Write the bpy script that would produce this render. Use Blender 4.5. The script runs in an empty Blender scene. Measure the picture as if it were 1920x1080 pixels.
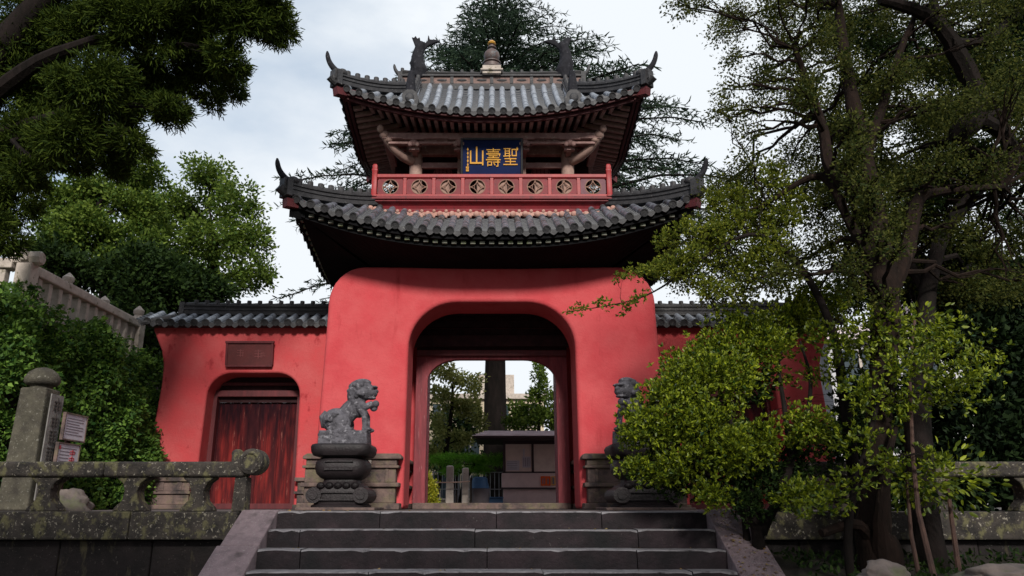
import bpy, bmesh, math, random
import numpy as np
from mathutils import Vector, Matrix
rad = math.radians
random.seed(7)
rng = np.random.default_rng(11)
SC = bpy.context.scene
COL = SC.collection
# ------------------------------------------------------------------ camera, sky, sun, exposure
FPX, CX, PITCH, EYE = 1400.0, 922.0, rad(16.3), 0.05
cam_d = bpy.data.cameras.new('camera'); cam = bpy.data.objects.new('camera', cam_d); COL.objects.link(cam)
cam.location = (0, 0, EYE); cam.rotation_euler = (rad(90) + PITCH, 0, 0)
cam_d.sensor_width = 36; cam_d.lens = 36 * FPX / 1920; cam_d.shift_x = (960 - CX) / 1920
cam_d.clip_start = .05; cam_d.clip_end = 2000
SC.camera = cam
w = bpy.data.worlds.new('World'); SC.world = w; w.use_nodes = True
nt = w.node_tree; nt.nodes.clear()
def N(t, **k):
    n = nt.nodes.new(t)
    for a, b in k.items():
        if a.startswith('i_'): n.inputs[int(a[2:])].default_value = b
        else: setattr(n, a, b)
    return n
SUN_EL, SUN_AZ = rad(30), rad(172)     # azimuth of the sun measured clockwise from +Y
sky = N('ShaderNodeTexSky', sky_type='NISHITA', sun_disc=False, sun_elevation=SUN_EL, sun_rotation=SUN_AZ)
tc = N('ShaderNodeTexCoord'); mp = N('ShaderNodeMapping'); mp.inputs['Scale'].default_value = (1, 1, 2.2)
mp.inputs['Location'].default_value = (3.1, .4, 0)
nz = N('ShaderNodeTexNoise'); nz.inputs['Scale'].default_value = 1.7; nz.inputs['Detail'].default_value = 7; nz.inputs['Roughness'].default_value = .55
sp = N('ShaderNodeSeparateXYZ')
ad = N('ShaderNodeMath', operation='MULTIPLY_ADD'); ad.inputs[1].default_value = .42      # cloud thicker to the right
r1 = N('ShaderNodeMapRange'); r1.inputs[1].default_value = .28; r1.inputs[2].default_value = .56
mx = N('ShaderNodeMix', data_type='RGBA')
mx2 = N('ShaderNodeMix', data_type='RGBA', blend_type='MIX')
gr = N('ShaderNodeMapRange'); gr.inputs[1].default_value = .4; gr.inputs[2].default_value = -.6; gr.inputs[3].default_value = 0; gr.inputs[4].default_value = 1
bg = N('ShaderNodeBackground'); bg.inputs['Strength'].default_value = .1
out = N('ShaderNodeOutputWorld')
L = nt.links.new
L(tc.outputs['Generated'], mp.inputs[0]); L(mp.outputs[0], nz.inputs['Vector']); L(tc.outputs['Generated'], sp.inputs[0])
lo = N('ShaderNodeMapRange'); lo.inputs[1].default_value = .62; lo.inputs[2].default_value = .28; lo.inputs[3].default_value = 0; lo.inputs[4].default_value = .22
ad2 = N('ShaderNodeMath', operation='ADD')
L(sp.outputs['X'], ad.inputs[0]); L(nz.outputs[0], ad.inputs[2]); L(sp.outputs['Z'], lo.inputs[0]); L(ad.outputs[0], ad2.inputs[0]); L(lo.outputs[0], ad2.inputs[1]); L(ad2.outputs[0], r1.inputs[0]); L(r1.outputs[0], mx.inputs[0])
sc_ = N('ShaderNodeMix', data_type='RGBA', blend_type='MULTIPLY'); sc_.inputs[0].default_value = 1; sc_.inputs[7].default_value = (1.0, .95, .9, 1)
L(sky.outputs[0], sc_.inputs[6])
mv = N('ShaderNodeMix', data_type='RGBA'); mv.inputs[0].default_value = .66; mv.inputs[7].default_value = (4.1, 5.3, 6.8, 1)
L(sc_.outputs[2], mv.inputs[6]); L(mv.outputs[2], mx.inputs[6]); mx.inputs[7].default_value = (7.4, 7.8, 8.2, 1)
L(sp.outputs['Y'], gr.inputs[0]); L(gr.outputs[0], mx2.inputs[0]); L(mx.outputs[2], mx2.inputs[6]); mx2.inputs[7].default_value = (3.6, 3.6, 3.9, 1)
L(mx2.outputs[2], bg.inputs[0]); L(bg.outputs[0], out.inputs[0])
sun_d = bpy.data.lights.new('sun', 'SUN'); sun_d.energy = 3.1; sun_d.angle = rad(10); sun_d.color = (1, .95, .88)
sun = bpy.data.objects.new('sun', sun_d); COL.objects.link(sun)
sv = Vector((math.sin(SUN_AZ) * math.cos(SUN_EL), math.cos(SUN_AZ) * math.cos(SUN_EL), math.sin(SUN_EL)))
sun.rotation_euler = sv.to_track_quat('Z', 'Y').to_euler(); sun.location = (-6, -12, 14)
SC.view_settings.view_transform = 'Standard'; SC.view_settings.look = 'None'; SC.view_settings.exposure = .3; SC.view_settings.gamma = 1
SC.cycles.max_bounces = 6; SC.cycles.diffuse_bounces = 3; SC.cycles.glossy_bounces = 2; SC.cycles.transmission_bounces = 3; SC.cycles.transparent_max_bounces = 4
SC.cycles.use_denoising = True

def P(x, y, Y):
    """photo pixel -> world point at depth Y"""
    u = (x - CX) / FPX; v = (540 - y) / FPX
    dy = math.cos(PITCH) - v * math.sin(PITCH); dz = math.sin(PITCH) + v * math.cos(PITCH); t = Y / dy
    return Vector((u * t, Y, dz * t + EYE))
def PX(Y, z=3):   # metres per photo pixel at depth Y
    return (Y * math.cos(PITCH) + z * math.sin(PITCH)) / FPX

# ------------------------------------------------------------------ materials
MATS = {}
def mat(name, c1, c2=None, scale=4, rough=.75, bump=.15, c3=None, s3=9, t3=.62, w3=.06, stretch=(1, 1, 1), detail=6, attr=None, trans=0, spec=.4, bscale=None, metallic=0, c4=None, s4=1.2, t4=.55, w4=.12, st4=(1, 1, 1)):
    m = bpy.data.materials.new(name); m.use_nodes = True; t = m.node_tree; n = t.nodes; l = t.links.new
    b = n['Principled BSDF']; b.inputs['Roughness'].default_value = rough; b.inputs['Metallic'].default_value = metallic
    b.inputs['Specular IOR Level'].default_value = spec
    tcn = n.new('ShaderNodeTexCoord'); mpn = n.new('ShaderNodeMapping'); mpn.inputs['Scale'].default_value = stretch; l(tcn.outputs['Object'], mpn.inputs[0])
    col = None
    v4 = lambda c: (c[0], c[1], c[2], 1)
    def noise(s, d=detail, r=.6, vec=mpn):
        q = n.new('ShaderNodeTexNoise'); q.inputs['Scale'].default_value = s; q.inputs['Detail'].default_value = d; q.inputs['Roughness'].default_value = r
        l(vec.outputs[0], q.inputs['Vector']); return q
    if c2 is None: c2 = tuple(x * .82 for x in c1)
    mixn = n.new('ShaderNodeMix'); mixn.data_type = 'RGBA'; mixn.inputs[6].default_value = v4(c1); mixn.inputs[7].default_value = v4(c2)
    if attr:
        a = n.new('ShaderNodeAttribute'); a.attribute_name = attr; l(a.outputs['Fac'], mixn.inputs[0])
    else:
        q = noise(scale); r = n.new('ShaderNodeMapRange'); r.inputs[1].default_value = .33; r.inputs[2].default_value = .67
        l(q.outputs[0], r.inputs[0]); l(r.outputs[0], mixn.inputs[0])
    col = mixn.outputs[2]
    for (cc, s, th, wd, st) in ((c3, s3, t3, w3, None), (c4, s4, t4, w4, st4)):
        if cc is None: continue
        vec = mpn
        if st: vec = n.new('ShaderNodeMapping'); vec.inputs['Scale'].default_value = st; vec.inputs['Location'].default_value = (5, 3, 7); l(tcn.outputs['Object'], vec.inputs[0])
        q = noise(s, 8, .65, vec); r = n.new('ShaderNodeMapRange'); r.inputs[1].default_value = th - wd; r.inputs[2].default_value = th + wd
        l(q.outputs[0], r.inputs[0]); k = n.new('ShaderNodeMix'); k.data_type = 'RGBA'; l(r.outputs[0], k.inputs[0]); l(col, k.inputs[6]); k.inputs[7].default_value = v4(cc); col = k.outputs[2]
    l(col, b.inputs['Base Color'])
    if bump:
        q = noise(bscale or scale * 5, 8, .65); bn = n.new('ShaderNodeBump'); bn.inputs['Strength'].default_value = bump; bn.inputs['Distance'].default_value = .02
        l(q.outputs[0], bn.inputs['Height']); l(bn.outputs[0], b.inputs['Normal'])
    if trans:
        o = n['Material Output']; tr = n.new('ShaderNodeBsdfTranslucent'); ms = n.new('ShaderNodeMixShader'); ms.inputs[0].default_value = trans
        l(col, tr.inputs[0]); l(b.outputs[0], ms.inputs[1]); l(tr.outputs[0], ms.inputs[2]); l(ms.outputs[0], o.inputs[0])
    MATS[name] = m; return m
RED = mat('red_plaster', (.58, .064, .076), (.50, .050, .060), 1.3, .9, .45, (.60, .105, .11), 1.7, .56, .20, bscale=22, c4=(.42, .040, .047), s4=2.0, t4=.66, w4=.09, st4=(2.2, 2.2, .55))
REDW = mat('wing_plaster', (.54, .062, .068), (.42, .044, .048), 1.9, .9, .45, (.54, .105, .105), 1.9, .56, .18, bscale=22, c4=(.34, .028, .034), s4=5.5, t4=.64, w4=.05, st4=(1, 1, .6))
REDP = mat('red_paint', (.22, .012, .020), (.15, .009, .014), 3, .6, .15, (.10, .011, .014), 9, .60)
REDR = mat('red_rail_paint', (.36, .022, .024), (.26, .016, .018), 4, .5, .15, (.20, .025, .028), 14, .62)
MAUVE = mat('faded_mauve_paint', (.17, .06, .075), (.12, .035, .05), 6, .6)
TAN = mat('tan_lattice_paint', (.34, .20, .15), (.22, .12, .09), 12, .6)
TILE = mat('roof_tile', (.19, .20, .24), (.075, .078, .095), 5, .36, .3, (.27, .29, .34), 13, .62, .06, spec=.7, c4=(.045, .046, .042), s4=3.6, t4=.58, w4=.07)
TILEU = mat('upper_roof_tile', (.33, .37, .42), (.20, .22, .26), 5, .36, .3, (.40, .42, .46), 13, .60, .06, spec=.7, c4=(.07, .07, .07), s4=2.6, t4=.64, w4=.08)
TILED = mat('tile_dark', (.050, .049, .052), (.024, .024, .027), 8, .6, .4, (.12, .12, .12), 17, .64, .05)
PAN = mat('pan_tile', (.055, .06, .07), (.03, .033, .04), 9, .5, .2)
FISH = mat('black_ridge_ceramic', (.026, .026, .032), (.012, .012, .015), 9, .8, .4, (.07, .07, .08), 16, .64, .05, spec=.15)
MORTAR = mat('pink_mortar', (.54, .34, .28), (.40, .20, .16), 9, .85, .3, (.15, .12, .11), 15, .64)
PANEL = mat('ridge_panel', (.24, .15, .13), (.11, .075, .065), 9, .7, .3, (.06, .05, .05), 12, .6)
WOOD = mat('weathered_wood', (.36, .22, .20), (.23, .13, .12), 6, .75, .3, (.42, .33, .28), 11, .62)
WOODL = mat('pale_wood', (.40, .27, .22), (.27, .17, .145), 7, .75, .3)
WOODD = mat('dark_wood', (.045, .020, .022), (.022, .011, .012), 6, .8, .2, spec=.08)
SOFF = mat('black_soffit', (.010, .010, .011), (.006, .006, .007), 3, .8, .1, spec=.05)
DRED = mat('dark_red_wood', (.12, .018, .022), (.07, .012, .015), 5, .65, .2, stretch=(3, 3, .5))
JAMB = mat('jamb_red_wood', (.36, .060, .075), (.22, .040, .052), 5, .65, .25, (.40, .18, .17), 8, .66, stretch=(4, 4, .35))
DOORM = mat('weathered_shaded_red_door', (.27, .028, .024), (.13, .016, .016), 5, .75, .3, (.06, .012, .014), 3.6, .47, .10, stretch=(3.2, 3.2, .28), c4=(.5, .18, .14), s4=6, t4=.66, w4=.04, st4=(5, 5, .4), spec=.08)
DOORT = mat('dark_door', (.06, .010, .012), (.03, .008, .01), 5, .7, .3, (.24, .03, .025), 4, .62, .08, stretch=(3.2, 3.2, .28))  # darker upper-door tone, not assigned to any part
BLACKP = mat('black_lacquer', (.010, .010, .012), None, 4, .35, .05)
NAVY = mat('navy_board', (.007, .017, .075), (.005, .012, .055), 5, .75, .08, spec=.15)
GOLD = mat('gold_leaf', (.72, .38, .05), (.55, .27, .04), 14, .4, .1, metallic=.25)
BRONZE = mat('bronze', (.13, .09, .08), (.07, .05, .05), 9, .5, .3, (.12, .14, .15), 9, .6)
EMB = mat('dull_green_paint', (.20, .21, .16), (.10, .10, .09), 6, .7, .1, (.16, .22, .06), 3, .58)
STONEP = mat('plinth_stone', (.20, .135, .115), (.10, .07, .064), 5, .85, .6, (.050, .040, .040), 3.2, .56, .07, bscale=34, c4=(.15, .135, .07), s4=4.3, t4=.62)
STONED = mat('dark_pedestal_stone', (.019, .013, .015), (.010, .008, .009), 5, .55, .5, (.06, .05, .05), 15, .69, .05, bscale=34)
STONEG = mat('grey_statue_stone', (.135, .13, .15), (.040, .038, .046), 9, .75, 1.0, (.24, .235, .26), 14, .60, .04, bscale=30)
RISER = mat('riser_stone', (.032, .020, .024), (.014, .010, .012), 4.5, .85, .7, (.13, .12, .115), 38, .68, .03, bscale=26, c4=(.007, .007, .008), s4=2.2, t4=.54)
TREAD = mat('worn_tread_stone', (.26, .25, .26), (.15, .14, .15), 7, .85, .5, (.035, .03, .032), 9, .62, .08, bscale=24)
CHEEK = mat('cheek_stone', (.27, .205, .22), (.18, .135, .148), 9, .85, .9, (.30, .27, .27), 42, .62, .03, bscale=70, c4=(.055, .045, .045), s4=5, t4=.66)
MOSSY = mat('mossy_stone', (.062, .052, .044), (.018, .016, .015), 7, .9, .9, (.34, .31, .25), 34, .62, .03, bscale=26, c4=(.13, .12, .06), s4=8.5, t4=.57, w4=.05, st4=(1, 1, .8))
WALLM = mat('stained_wall_stone', (.026, .020, .020), (.008, .007, .007), 3.2, .9, .8, (.14, .13, .11), 38, .66, .03, bscale=24, c4=(.075, .066, .038), s4=3.4, t4=.59, w4=.035, st4=(1.6, 1.6, .45))
PILL = mat('inscribed_pillar_stone', (.105, .095, .070), (.060, .055, .04), 8, .9, .6, (.20, .19, .16), 30, .62, .04, bscale=40, c4=(.035, .03, .025), s4=4, t4=.58)
PILLF = mat('polished_inscription_stone', (.24, .23, .22), (.15, .14, .13), 9, .8, .4)
ROCKM = mat('garden_rock', (.20, .16, .14), (.09, .075, .07), 4, .9, .7, (.10, .11, .05), 3, .6, .08, bscale=16)
PALE = mat('pale_granite', (.56, .49, .43), (.38, .33, .29), 6, .85, .4, (.18, .16, .11), 7, .62, .05, bscale=40)
PAVE = mat('paving', (.13, .11, .105), (.08, .07, .068), 2, .9, .4)
SOIL = mat('soil', (.035, .027, .02), (.018, .015, .012), 3, .95, .6, (.035, .045, .015), 2, .6)
GRASSG = mat('bare_earth', (.10, .09, .06), (.06, .06, .035), 1.5, .95, .5)
BARK = mat('bark', (.024, .015, .012), (.009, .007, .006), 7, .95, .9, (.05, .034, .026), 7, .64, .05, stretch=(1.4, 1.4, .35), bscale=26, spec=.08)
BARKD = mat('dark_bark', (.020, .015, .014), (.009, .008, .007), 7, .95, .8, stretch=(1.4, 1.4, .4), bscale=26, spec=.08)
BARKL = mat('pale_stem_bark', (.11, .060, .045), (.05, .03, .025), 9, .9, .5, stretch=(2, 2, .4))
WHITE = mat('white_paper', (.62, .60, .66), (.52, .50, .57), 8, .6, .02)
INK = mat('ink', (.22, .20, .23), None, 5, .6, 0)
REDINK = mat('red_ink', (.62, .10, .12), None, 5, .6, 0)
BEIGE = mat('beige_render', (.62, .52, .38), (.50, .42, .31), 2, .85, .1)
KIOSK = mat('kiosk_paint', (.74, .58, .56), (.62, .48, .47), 4, .7, .1)
KROOF = mat('kiosk_roof_metal', (.72, .62, .65), (.58, .50, .52), 3, .5, .05)
KDARK = mat('kiosk_dark_trim', (.05, .03, .035), None, 3, .6, .05)
ORANGE = mat('orange_notice', (.85, .13, .015), (.7, .09, .01), 7, .6, 0)
AMBER = mat('amber_notice', (.78, .42, .12), (.7, .34, .09), 7, .6, 0)
BLUEP = mat('blue_plastic', (.03, .10, .22), (.02, .07, .16), 7, .5, 0)
GREYP = mat('grey_plastic', (.14, .12, .13), None, 7, .5, 0)
METAL = mat('rail_metal', (.45, .45, .48), None, 5, .4, 0)
GLASS = mat('window_glass', (.05, .07, .08), (.03, .045, .055), 2, .12, 0, spec=.9)
BLIND = mat('notice_panel', (.78, .66, .58), (.66, .54, .48), 5, .5, .02)
def leafm(name, a, b, tr=.35, rough=.45, spec=.4): return mat(name, a, b, 1, rough, 0, attr='rnd', trans=tr, spec=spec)
L_BUSH = leafm('bush_leaf', (.006, .040, .008), (.36, .42, .02), .3, .45, .35)
L_DARK = leafm('evergreen_leaf', (.006, .018, .006), (.045, .080, .014), .3, .7, .15)
L_HOLLY = leafm('holly_leaf', (.004, .012, .005), (.022, .042, .010), .2, .7, .15)
L_BROWNY = leafm('olive_leaf', (.014, .032, .008), (.15, .155, .030), .45, .7, .15)
L_MID = leafm('camphor_leaf', (.035, .085, .014), (.24, .32, .05), .4, .65, .2)
L_CON = leafm('juniper_needle', (.010, .024, .004), (.075, .105, .012), .2, .8, .1)
L_CED = leafm('cedar_needle', (.012, .026, .018), (.045, .070, .038), .2, .8, .1)
L_YEL = leafm('yellow_leaf', (.20, .24, .02), (.55, .48, .03))
L_IVY = leafm('ivy_leaf', (.014, .058, .014), (.20, .34, .05), .3, .6, .25)
L_PINE = leafm('pine_needle', (.08, .26, .02), (.30, .60, .06), .35, .7, .1)
L_ARCH = leafm('garden_leaf', (.10, .13, .03), (.50, .50, .16), .5, .6, .2)
L_FALL = leafm('fallen_leaf', (.25, .12, .03), (.30, .26, .10), .1)

def door_wear_and_shade():
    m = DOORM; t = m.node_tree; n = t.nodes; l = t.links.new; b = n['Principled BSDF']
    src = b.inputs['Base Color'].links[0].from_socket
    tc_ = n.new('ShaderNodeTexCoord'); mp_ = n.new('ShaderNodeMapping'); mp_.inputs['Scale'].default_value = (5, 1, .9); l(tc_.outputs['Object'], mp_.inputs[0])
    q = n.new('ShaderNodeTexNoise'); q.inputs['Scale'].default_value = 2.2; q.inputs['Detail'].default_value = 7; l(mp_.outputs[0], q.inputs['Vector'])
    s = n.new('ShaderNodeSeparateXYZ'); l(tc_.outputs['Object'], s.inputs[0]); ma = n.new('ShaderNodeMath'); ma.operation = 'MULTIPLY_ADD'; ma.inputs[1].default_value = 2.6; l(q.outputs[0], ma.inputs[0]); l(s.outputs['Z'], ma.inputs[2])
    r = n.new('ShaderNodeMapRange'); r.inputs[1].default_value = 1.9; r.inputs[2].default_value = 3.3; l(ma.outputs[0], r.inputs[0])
    k = n.new('ShaderNodeMix'); k.data_type = 'RGBA'; l(r.outputs[0], k.inputs[0]); l(src, k.inputs[6]); k.inputs[7].default_value = (.016, .004, .007, 1); l(k.outputs[2], b.inputs['Base Color'])  # upper door darkens: weathered paint plus recess shade put into the colour
door_wear_and_shade()
def smooth_path(path, k=5):
    """smooth a list of (point, radius)"""
    P_ = [Vector(p) for p, r in path]; R_ = [r for p, r in path]; out_ = []
    for i in range(len(P_) - 1):
        p0, p1, p2, p3 = P_[max(0, i - 1)], P_[i], P_[i + 1], P_[min(len(P_) - 1, i + 2)]
        for j in range(k):
            t = j / k; q = .5 * ((2 * p1) + (p2 - p0) * t + (2 * p0 - 5 * p1 + 4 * p2 - p3) * t * t + (3 * p1 - p0 - 3 * p2 + p3) * t ** 3)
            rr_ = R_[i] + (R_[i + 1] - R_[i]) * t; out_.append((q + Vector((random.uniform(-1, 1), random.uniform(-1, 1), 0)) * rr_ * .07, rr_ * random.uniform(.95, 1.06)))
    out_.append((P_[-1], R_[-1])); return out_
# ------------------------------------------------------------------ building helpers
def tag(o, label=None, cat=None, group=None, kind=None):
    if label: o['label'] = label
    if cat: o['category'] = cat
    if group: o['group'] = group
    if kind: o['kind'] = kind
    return o
def thing(name, label, cat, loc=(0, 0, 0), group=None):
    o = bpy.data.objects.new(name, None); COL.objects.link(o); o.location = loc; o.empty_display_size = .2
    return tag(o, label, cat, group)
def adopt(o, parent):
    o.parent = parent; M = Matrix.Identity(4); q = parent
    chain = []
    while q: chain.append(q); q = q.parent
    for c in reversed(chain): M = M @ c.matrix_parent_inverse @ Matrix.LocRotScale(c.location, c.rotation_euler, c.scale)
    o.matrix_parent_inverse = M.inverted()
def copy_tree(o, parent=None):
    c = o.copy(); COL.objects.link(c)
    if parent: c.parent = parent; c.matrix_parent_inverse = o.matrix_parent_inverse.copy()
    for ch in list(o.children): copy_tree(ch, c)
    return c
def arr(v): return np.asarray(v, float)
class MB:
    def __init__(s): s.v = []; s.f = []; s.m = []; s.mi = 0
    def add(s, vs, fs, mi=None):
        o = len(s.v); s.v += [tuple(q) for q in vs]; s.f += [tuple(i + o for i in f) for f in fs]; s.m += [s.mi if mi is None else mi] * len(fs); return s
    def box(s, x0, x1, y0, y1, z0, z1, M=None, mi=None):
        vs = [Vector((x, y, z)) for x in (x0, x1) for y in (y0, y1) for z in (z0, z1)]
        if M is not None: vs = [M @ q for q in vs]
        return s.add(vs, [(0, 1, 3, 2), (4, 6, 7, 5), (0, 4, 5, 1), (2, 3, 7, 6), (0, 2, 6, 4), (1, 5, 7, 3)], mi)
    def cbox(s, c, d, R=None, mi=None):
        M = Matrix.Translation(Vector(c)) @ (R.to_4x4() if R else Matrix.Identity(4))
        return s.box(-d[0] / 2, d[0] / 2, -d[1] / 2, d[1] / 2, -d[2] / 2, d[2] / 2, M, mi)
    def beam(s, a, b, wd, ht, mi=None, up=Vector((0, 0, 1))):
        a, b = Vector(a), Vector(b); d = (b - a); ln = d.length; y = d.normalized(); x = y.cross(up).normalized(); z = x.cross(y)
        R = Matrix((x, y, z)).transposed(); return s.cbox((a + b) / 2, (wd, ln, ht), R, mi)
    def prism(s, poly, y0, y1, mi=None, M=None):      # polygon in XZ extruded along Y
        n = len(poly); vs = [Vector((x, y0, z)) for x, z in poly] + [Vector((x, y1, z)) for x, z in poly]
        if M is not None: vs = [M @ q for q in vs]
        return s.add(vs, [tuple(range(n)), tuple(range(2 * n - 1, n - 1, -1))] + [(i, i + n, (i + 1) % n + n, (i + 1) % n) for i in range(n)], mi)
    def tube(s, pts, rs, n=8, mi=None, cap=True):
        pts = [Vector(p) for p in pts]
        if not hasattr(rs, '__len__'): rs = [rs] * len(pts)
        up = Vector((0, 0, 1)); vs = []; fs = []
        d0 = (pts[1] - pts[0]).normalized(); x = d0.cross(up if abs(d0.z) < .9 else Vector((1, 0, 0))).normalized()
        for i, p in enumerate(pts):
            d = (pts[min(i + 1, len(pts) - 1)] - pts[max(i - 1, 0)]).normalized(); x = (x - d * x.dot(d)).normalized(); y = d.cross(x)
            for k in range(n):
                a = 2 * math.pi * k / n; vs.append(p + (x * math.cos(a) + y * math.sin(a)) * rs[i])
        for i in range(len(pts) - 1):
            for k in range(n): fs.append((i * n + k, i * n + (k + 1) % n, (i + 1) * n + (k + 1) % n, (i + 1) * n + k))
        if cap: fs += [tuple(range(n - 1, -1, -1)), tuple(range((len(pts) - 1) * n, len(pts) * n))]
        return s.add(vs, fs, mi)
    def lathe(s, prof, c=(0, 0, 0), n=24, mi=None, p=2.0, sx=1, sy=1, rot=0):     # superellipse sections: p=2 round, p=5 square-ish
        vs = []; fs = []
        for z, r in prof:
            for k in range(n):
                a = 2 * math.pi * k / n + rot; ca, sa = math.cos(a), math.sin(a)
                q = (abs(ca) ** p + abs(sa) ** p) ** (-1 / p)
                vs.append((c[0] + ca * q * r * sx, c[1] + sa * q * r * sy, c[2] + z))
        for i in range(len(prof) - 1):
            for k in range(n): fs.append((i * n + k, i * n + (k + 1) % n, (i + 1) * n + (k + 1) % n, (i + 1) * n + k))
        fs += [tuple(range(n - 1, -1, -1)), tuple(range((len(prof) - 1) * n, len(prof) * n))]
        return s.add(vs, fs, mi)
    def ball(s, c, r, n=12, m=8, mi=None, M=None):
        if not hasattr(r, '__len__'): r = (r, r, r)
        vs = []; fs = []
        for i in range(1, m):
            t = math.pi * i / m
            for k in range(n):
                a = 2 * math.pi * k / n; q = Vector((r[0] * math.sin(t) * math.cos(a), r[1] * math.sin(t) * math.sin(a), r[2] * math.cos(t)))
                if M is not None: q = M @ q
                vs.append(q + Vector(c))
        for zz in (r[2], -r[2]):
            q = Vector((0, 0, zz)); q = M @ q if M is not None else q; vs.append(q + Vector(c))
        T = (m - 1) * n
        for i in range(m - 2):
            for k in range(n): fs.append((i * n + k, (i + 1) * n + k, (i + 1) * n + (k + 1) % n, i * n + (k + 1) % n))
        for k in range(n): fs.append((T, k, (k + 1) % n)); fs.append((T + 1, (m - 2) * n + (k + 1) % n, (m - 2) * n + k))
        return s.add(vs, fs, mi)
    def build(s, name, mats, parent=None, smooth=False, bevel=0, seg=2, remesh=0, angle=40):
        me = bpy.data.meshes.new(name); me.from_pydata(s.v, [], s.f)
        if not isinstance(mats, (list, tuple)): mats = [mats]
        for m in mats: me.materials.append(m)
        if len(mats) > 1: me.polygons.foreach_set('material_index', s.m)
        if smooth: me.polygons.foreach_set('use_smooth', [True] * len(me.polygons))
        bm = bmesh.new(); bm.from_mesh(me); bmesh.ops.recalc_face_normals(bm, faces=bm.faces); bm.to_mesh(me); bm.free()
        o = bpy.data.objects.new(name, me); COL.objects.link(o)
        if smooth and not remesh: me.set_sharp_from_angle(angle=rad(angle))
        if remesh:
            sharp = remesh < .01
            r = o.modifiers.new('r', 'REMESH'); r.mode = 'VOXEL'; r.voxel_size = remesh; r.use_smooth_shade = True
            sm = o.modifiers.new('s', 'SMOOTH'); sm.iterations = 1; sm.factor = .15 if sharp else .4
        if bevel:
            b = o.modifiers.new('b', 'BEVEL'); b.width = bevel; b.segments = seg; b.limit_method = 'ANGLE'; b.angle_limit = rad(35)
        if parent: adopt(o, parent)
        return o
def struct(o): o['kind'] = 'structure'; return o
def arc(cx, cz, r, a0, a1, n=8, rz=None):
    rz = rz or r
    return [(cx + r * math.cos(rad(a0 + (a1 - a0) * i / n)), cz + rz * math.sin(rad(a0 + (a1 - a0) * i / n))) for i in range(n + 1)]
def glyph(mb, ch, M, size, depth=.02, offset=0.0, mi=None):
    cu = bpy.data.curves.new('glyph', 'FONT'); cu.body = ch; cu.size = size; cu.extrude = depth; cu.offset = offset; cu.resolution_u = 3
    cu.align_x = 'CENTER'; cu.align_y = 'CENTER'
    o = bpy.data.objects.new('glyph', cu); COL.objects.link(o)
    dg = bpy.context.evaluated_depsgraph_get(); dg.update(); ev = o.evaluated_get(dg); me = ev.to_mesh()
    mb.add([M @ v.co for v in me.vertices], [tuple(p.vertices) for p in me.polygons], mi)
    ev.to_mesh_clear(); bpy.data.objects.remove(o); bpy.data.curves.remove(cu)

# ------------------------------------------------------------------ foliage
def scatter(name, pos, direc, size, mat_, parent, tmpl='leaf', up=None, vary=.35):
    """one mesh of many small leaves: pos Nx3, direc Nx3 growth directions, size N"""
    n = len(pos); d = direc / (np.linalg.norm(direc, axis=1, keepdims=True) + 1e-9)
    r = rng.normal(size=(n, 3)) if up is None else up + rng.normal(size=(n, 3)) * .35
    x = np.cross(d, r); x /= np.linalg.norm(x, axis=1, keepdims=True) + 1e-9; z = np.cross(x, d)
    T = {'leaf': (arr([(0, 0, 0), (.20, .30, .05), (.17, .72, .04), (0, 1, -.06), (-.17, .72, .04), (-.20, .30, .05), (0, .5, 0)]), [(0, 1, 2, 6), (6, 2, 3), (6, 3, 4), (0, 6, 4, 5)]),
         'broad': (arr([(0, 0, 0), (.30, .35, .06), (0, 1, -.05), (-.30, .35, .06)]), [(0, 1, 2), (0, 2, 3)]),
         'needle': (arr([(-.05, 0, 0), (.05, 0, 0), (0, 1, 0)]), [(0, 1, 2)]),
         'sprig': (arr([(-.10, 0, 0), (.10, 0, 0), (.07, .7, 0), (0, 1, 0), (-.07, .7, 0)]), [(0, 1, 2, 3, 4)])}[tmpl]
    tv, tf = T; k = len(tv)
    V = (pos[:, None, :] + size[:, None, None] * (tv[None, :, 0:1] * x[:, None, :] + tv[None, :, 1:2] * d[:, None, :] + tv[None, :, 2:3] * z[:, None, :])).reshape(-1, 3)
    loops = np.concatenate([arr(f).astype(int) for f in tf]); nl = len(loops)
    LI = (np.arange(n)[:, None] * k + loops[None, :]).ravel()
    fl = [len(f) for f in tf]; st = np.concatenate([[0], np.cumsum(fl)[:-1]])
    LS = (np.arange(n)[:, None] * nl + st[None, :]).ravel()
    me = bpy.data.meshes.new(name); me.vertices.add(n * k); me.vertices.foreach_set('co', V.ravel())
    me.loops.add(len(LI)); me.loops.foreach_set('vertex_index', LI.astype(np.int32)); me.polygons.add(len(LS)); me.polygons.foreach_set('loop_start', LS.astype(np.int32))
    a = me.attributes.new('rnd', 'FLOAT', 'POINT'); rv = np.clip(rng.beta(1.6, 2.4, n), 0, 1); a.data.foreach_set('value', np.repeat(rv, k).astype(np.float32))
    me.update(); me.validate(); me.materials.append(mat_)
    o = bpy.data.objects.new(name, me); COL.objects.link(o)
    if parent: adopt(o, parent)
    return o
def cloud(clusters, n, spread=.30, sub=9, power=.5):
    """clumped points in ellipsoids [(centre, (rx,ry,rz))] -> points, outward directions, clump centres"""
    wts = arr([c[1][0] * c[1][1] ** .5 * c[1][2] for c in clusters]); wts /= wts.sum(); P_, D_ = [], []
    for (c, r), wt in zip(clusters, wts):
        k = max(6, int(n * wt)); c = arr(c); r = arr(r)
        ns = max(3, int(sub)); dirs = rng.normal(size=(ns, 3)); dirs /= np.linalg.norm(dirs, axis=1, keepdims=True)
        sc = dirs * (rng.random((ns, 1)) ** power) * .85
        idx = rng.integers(0, ns, k); off = rng.normal(size=(k, 3)) * spread
        q = sc[idx] + off; P_.append(c + q * r); D_.append(off * r + .35 * sc[idx] * r)
    return np.concatenate(P_), np.concatenate(D_)
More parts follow.
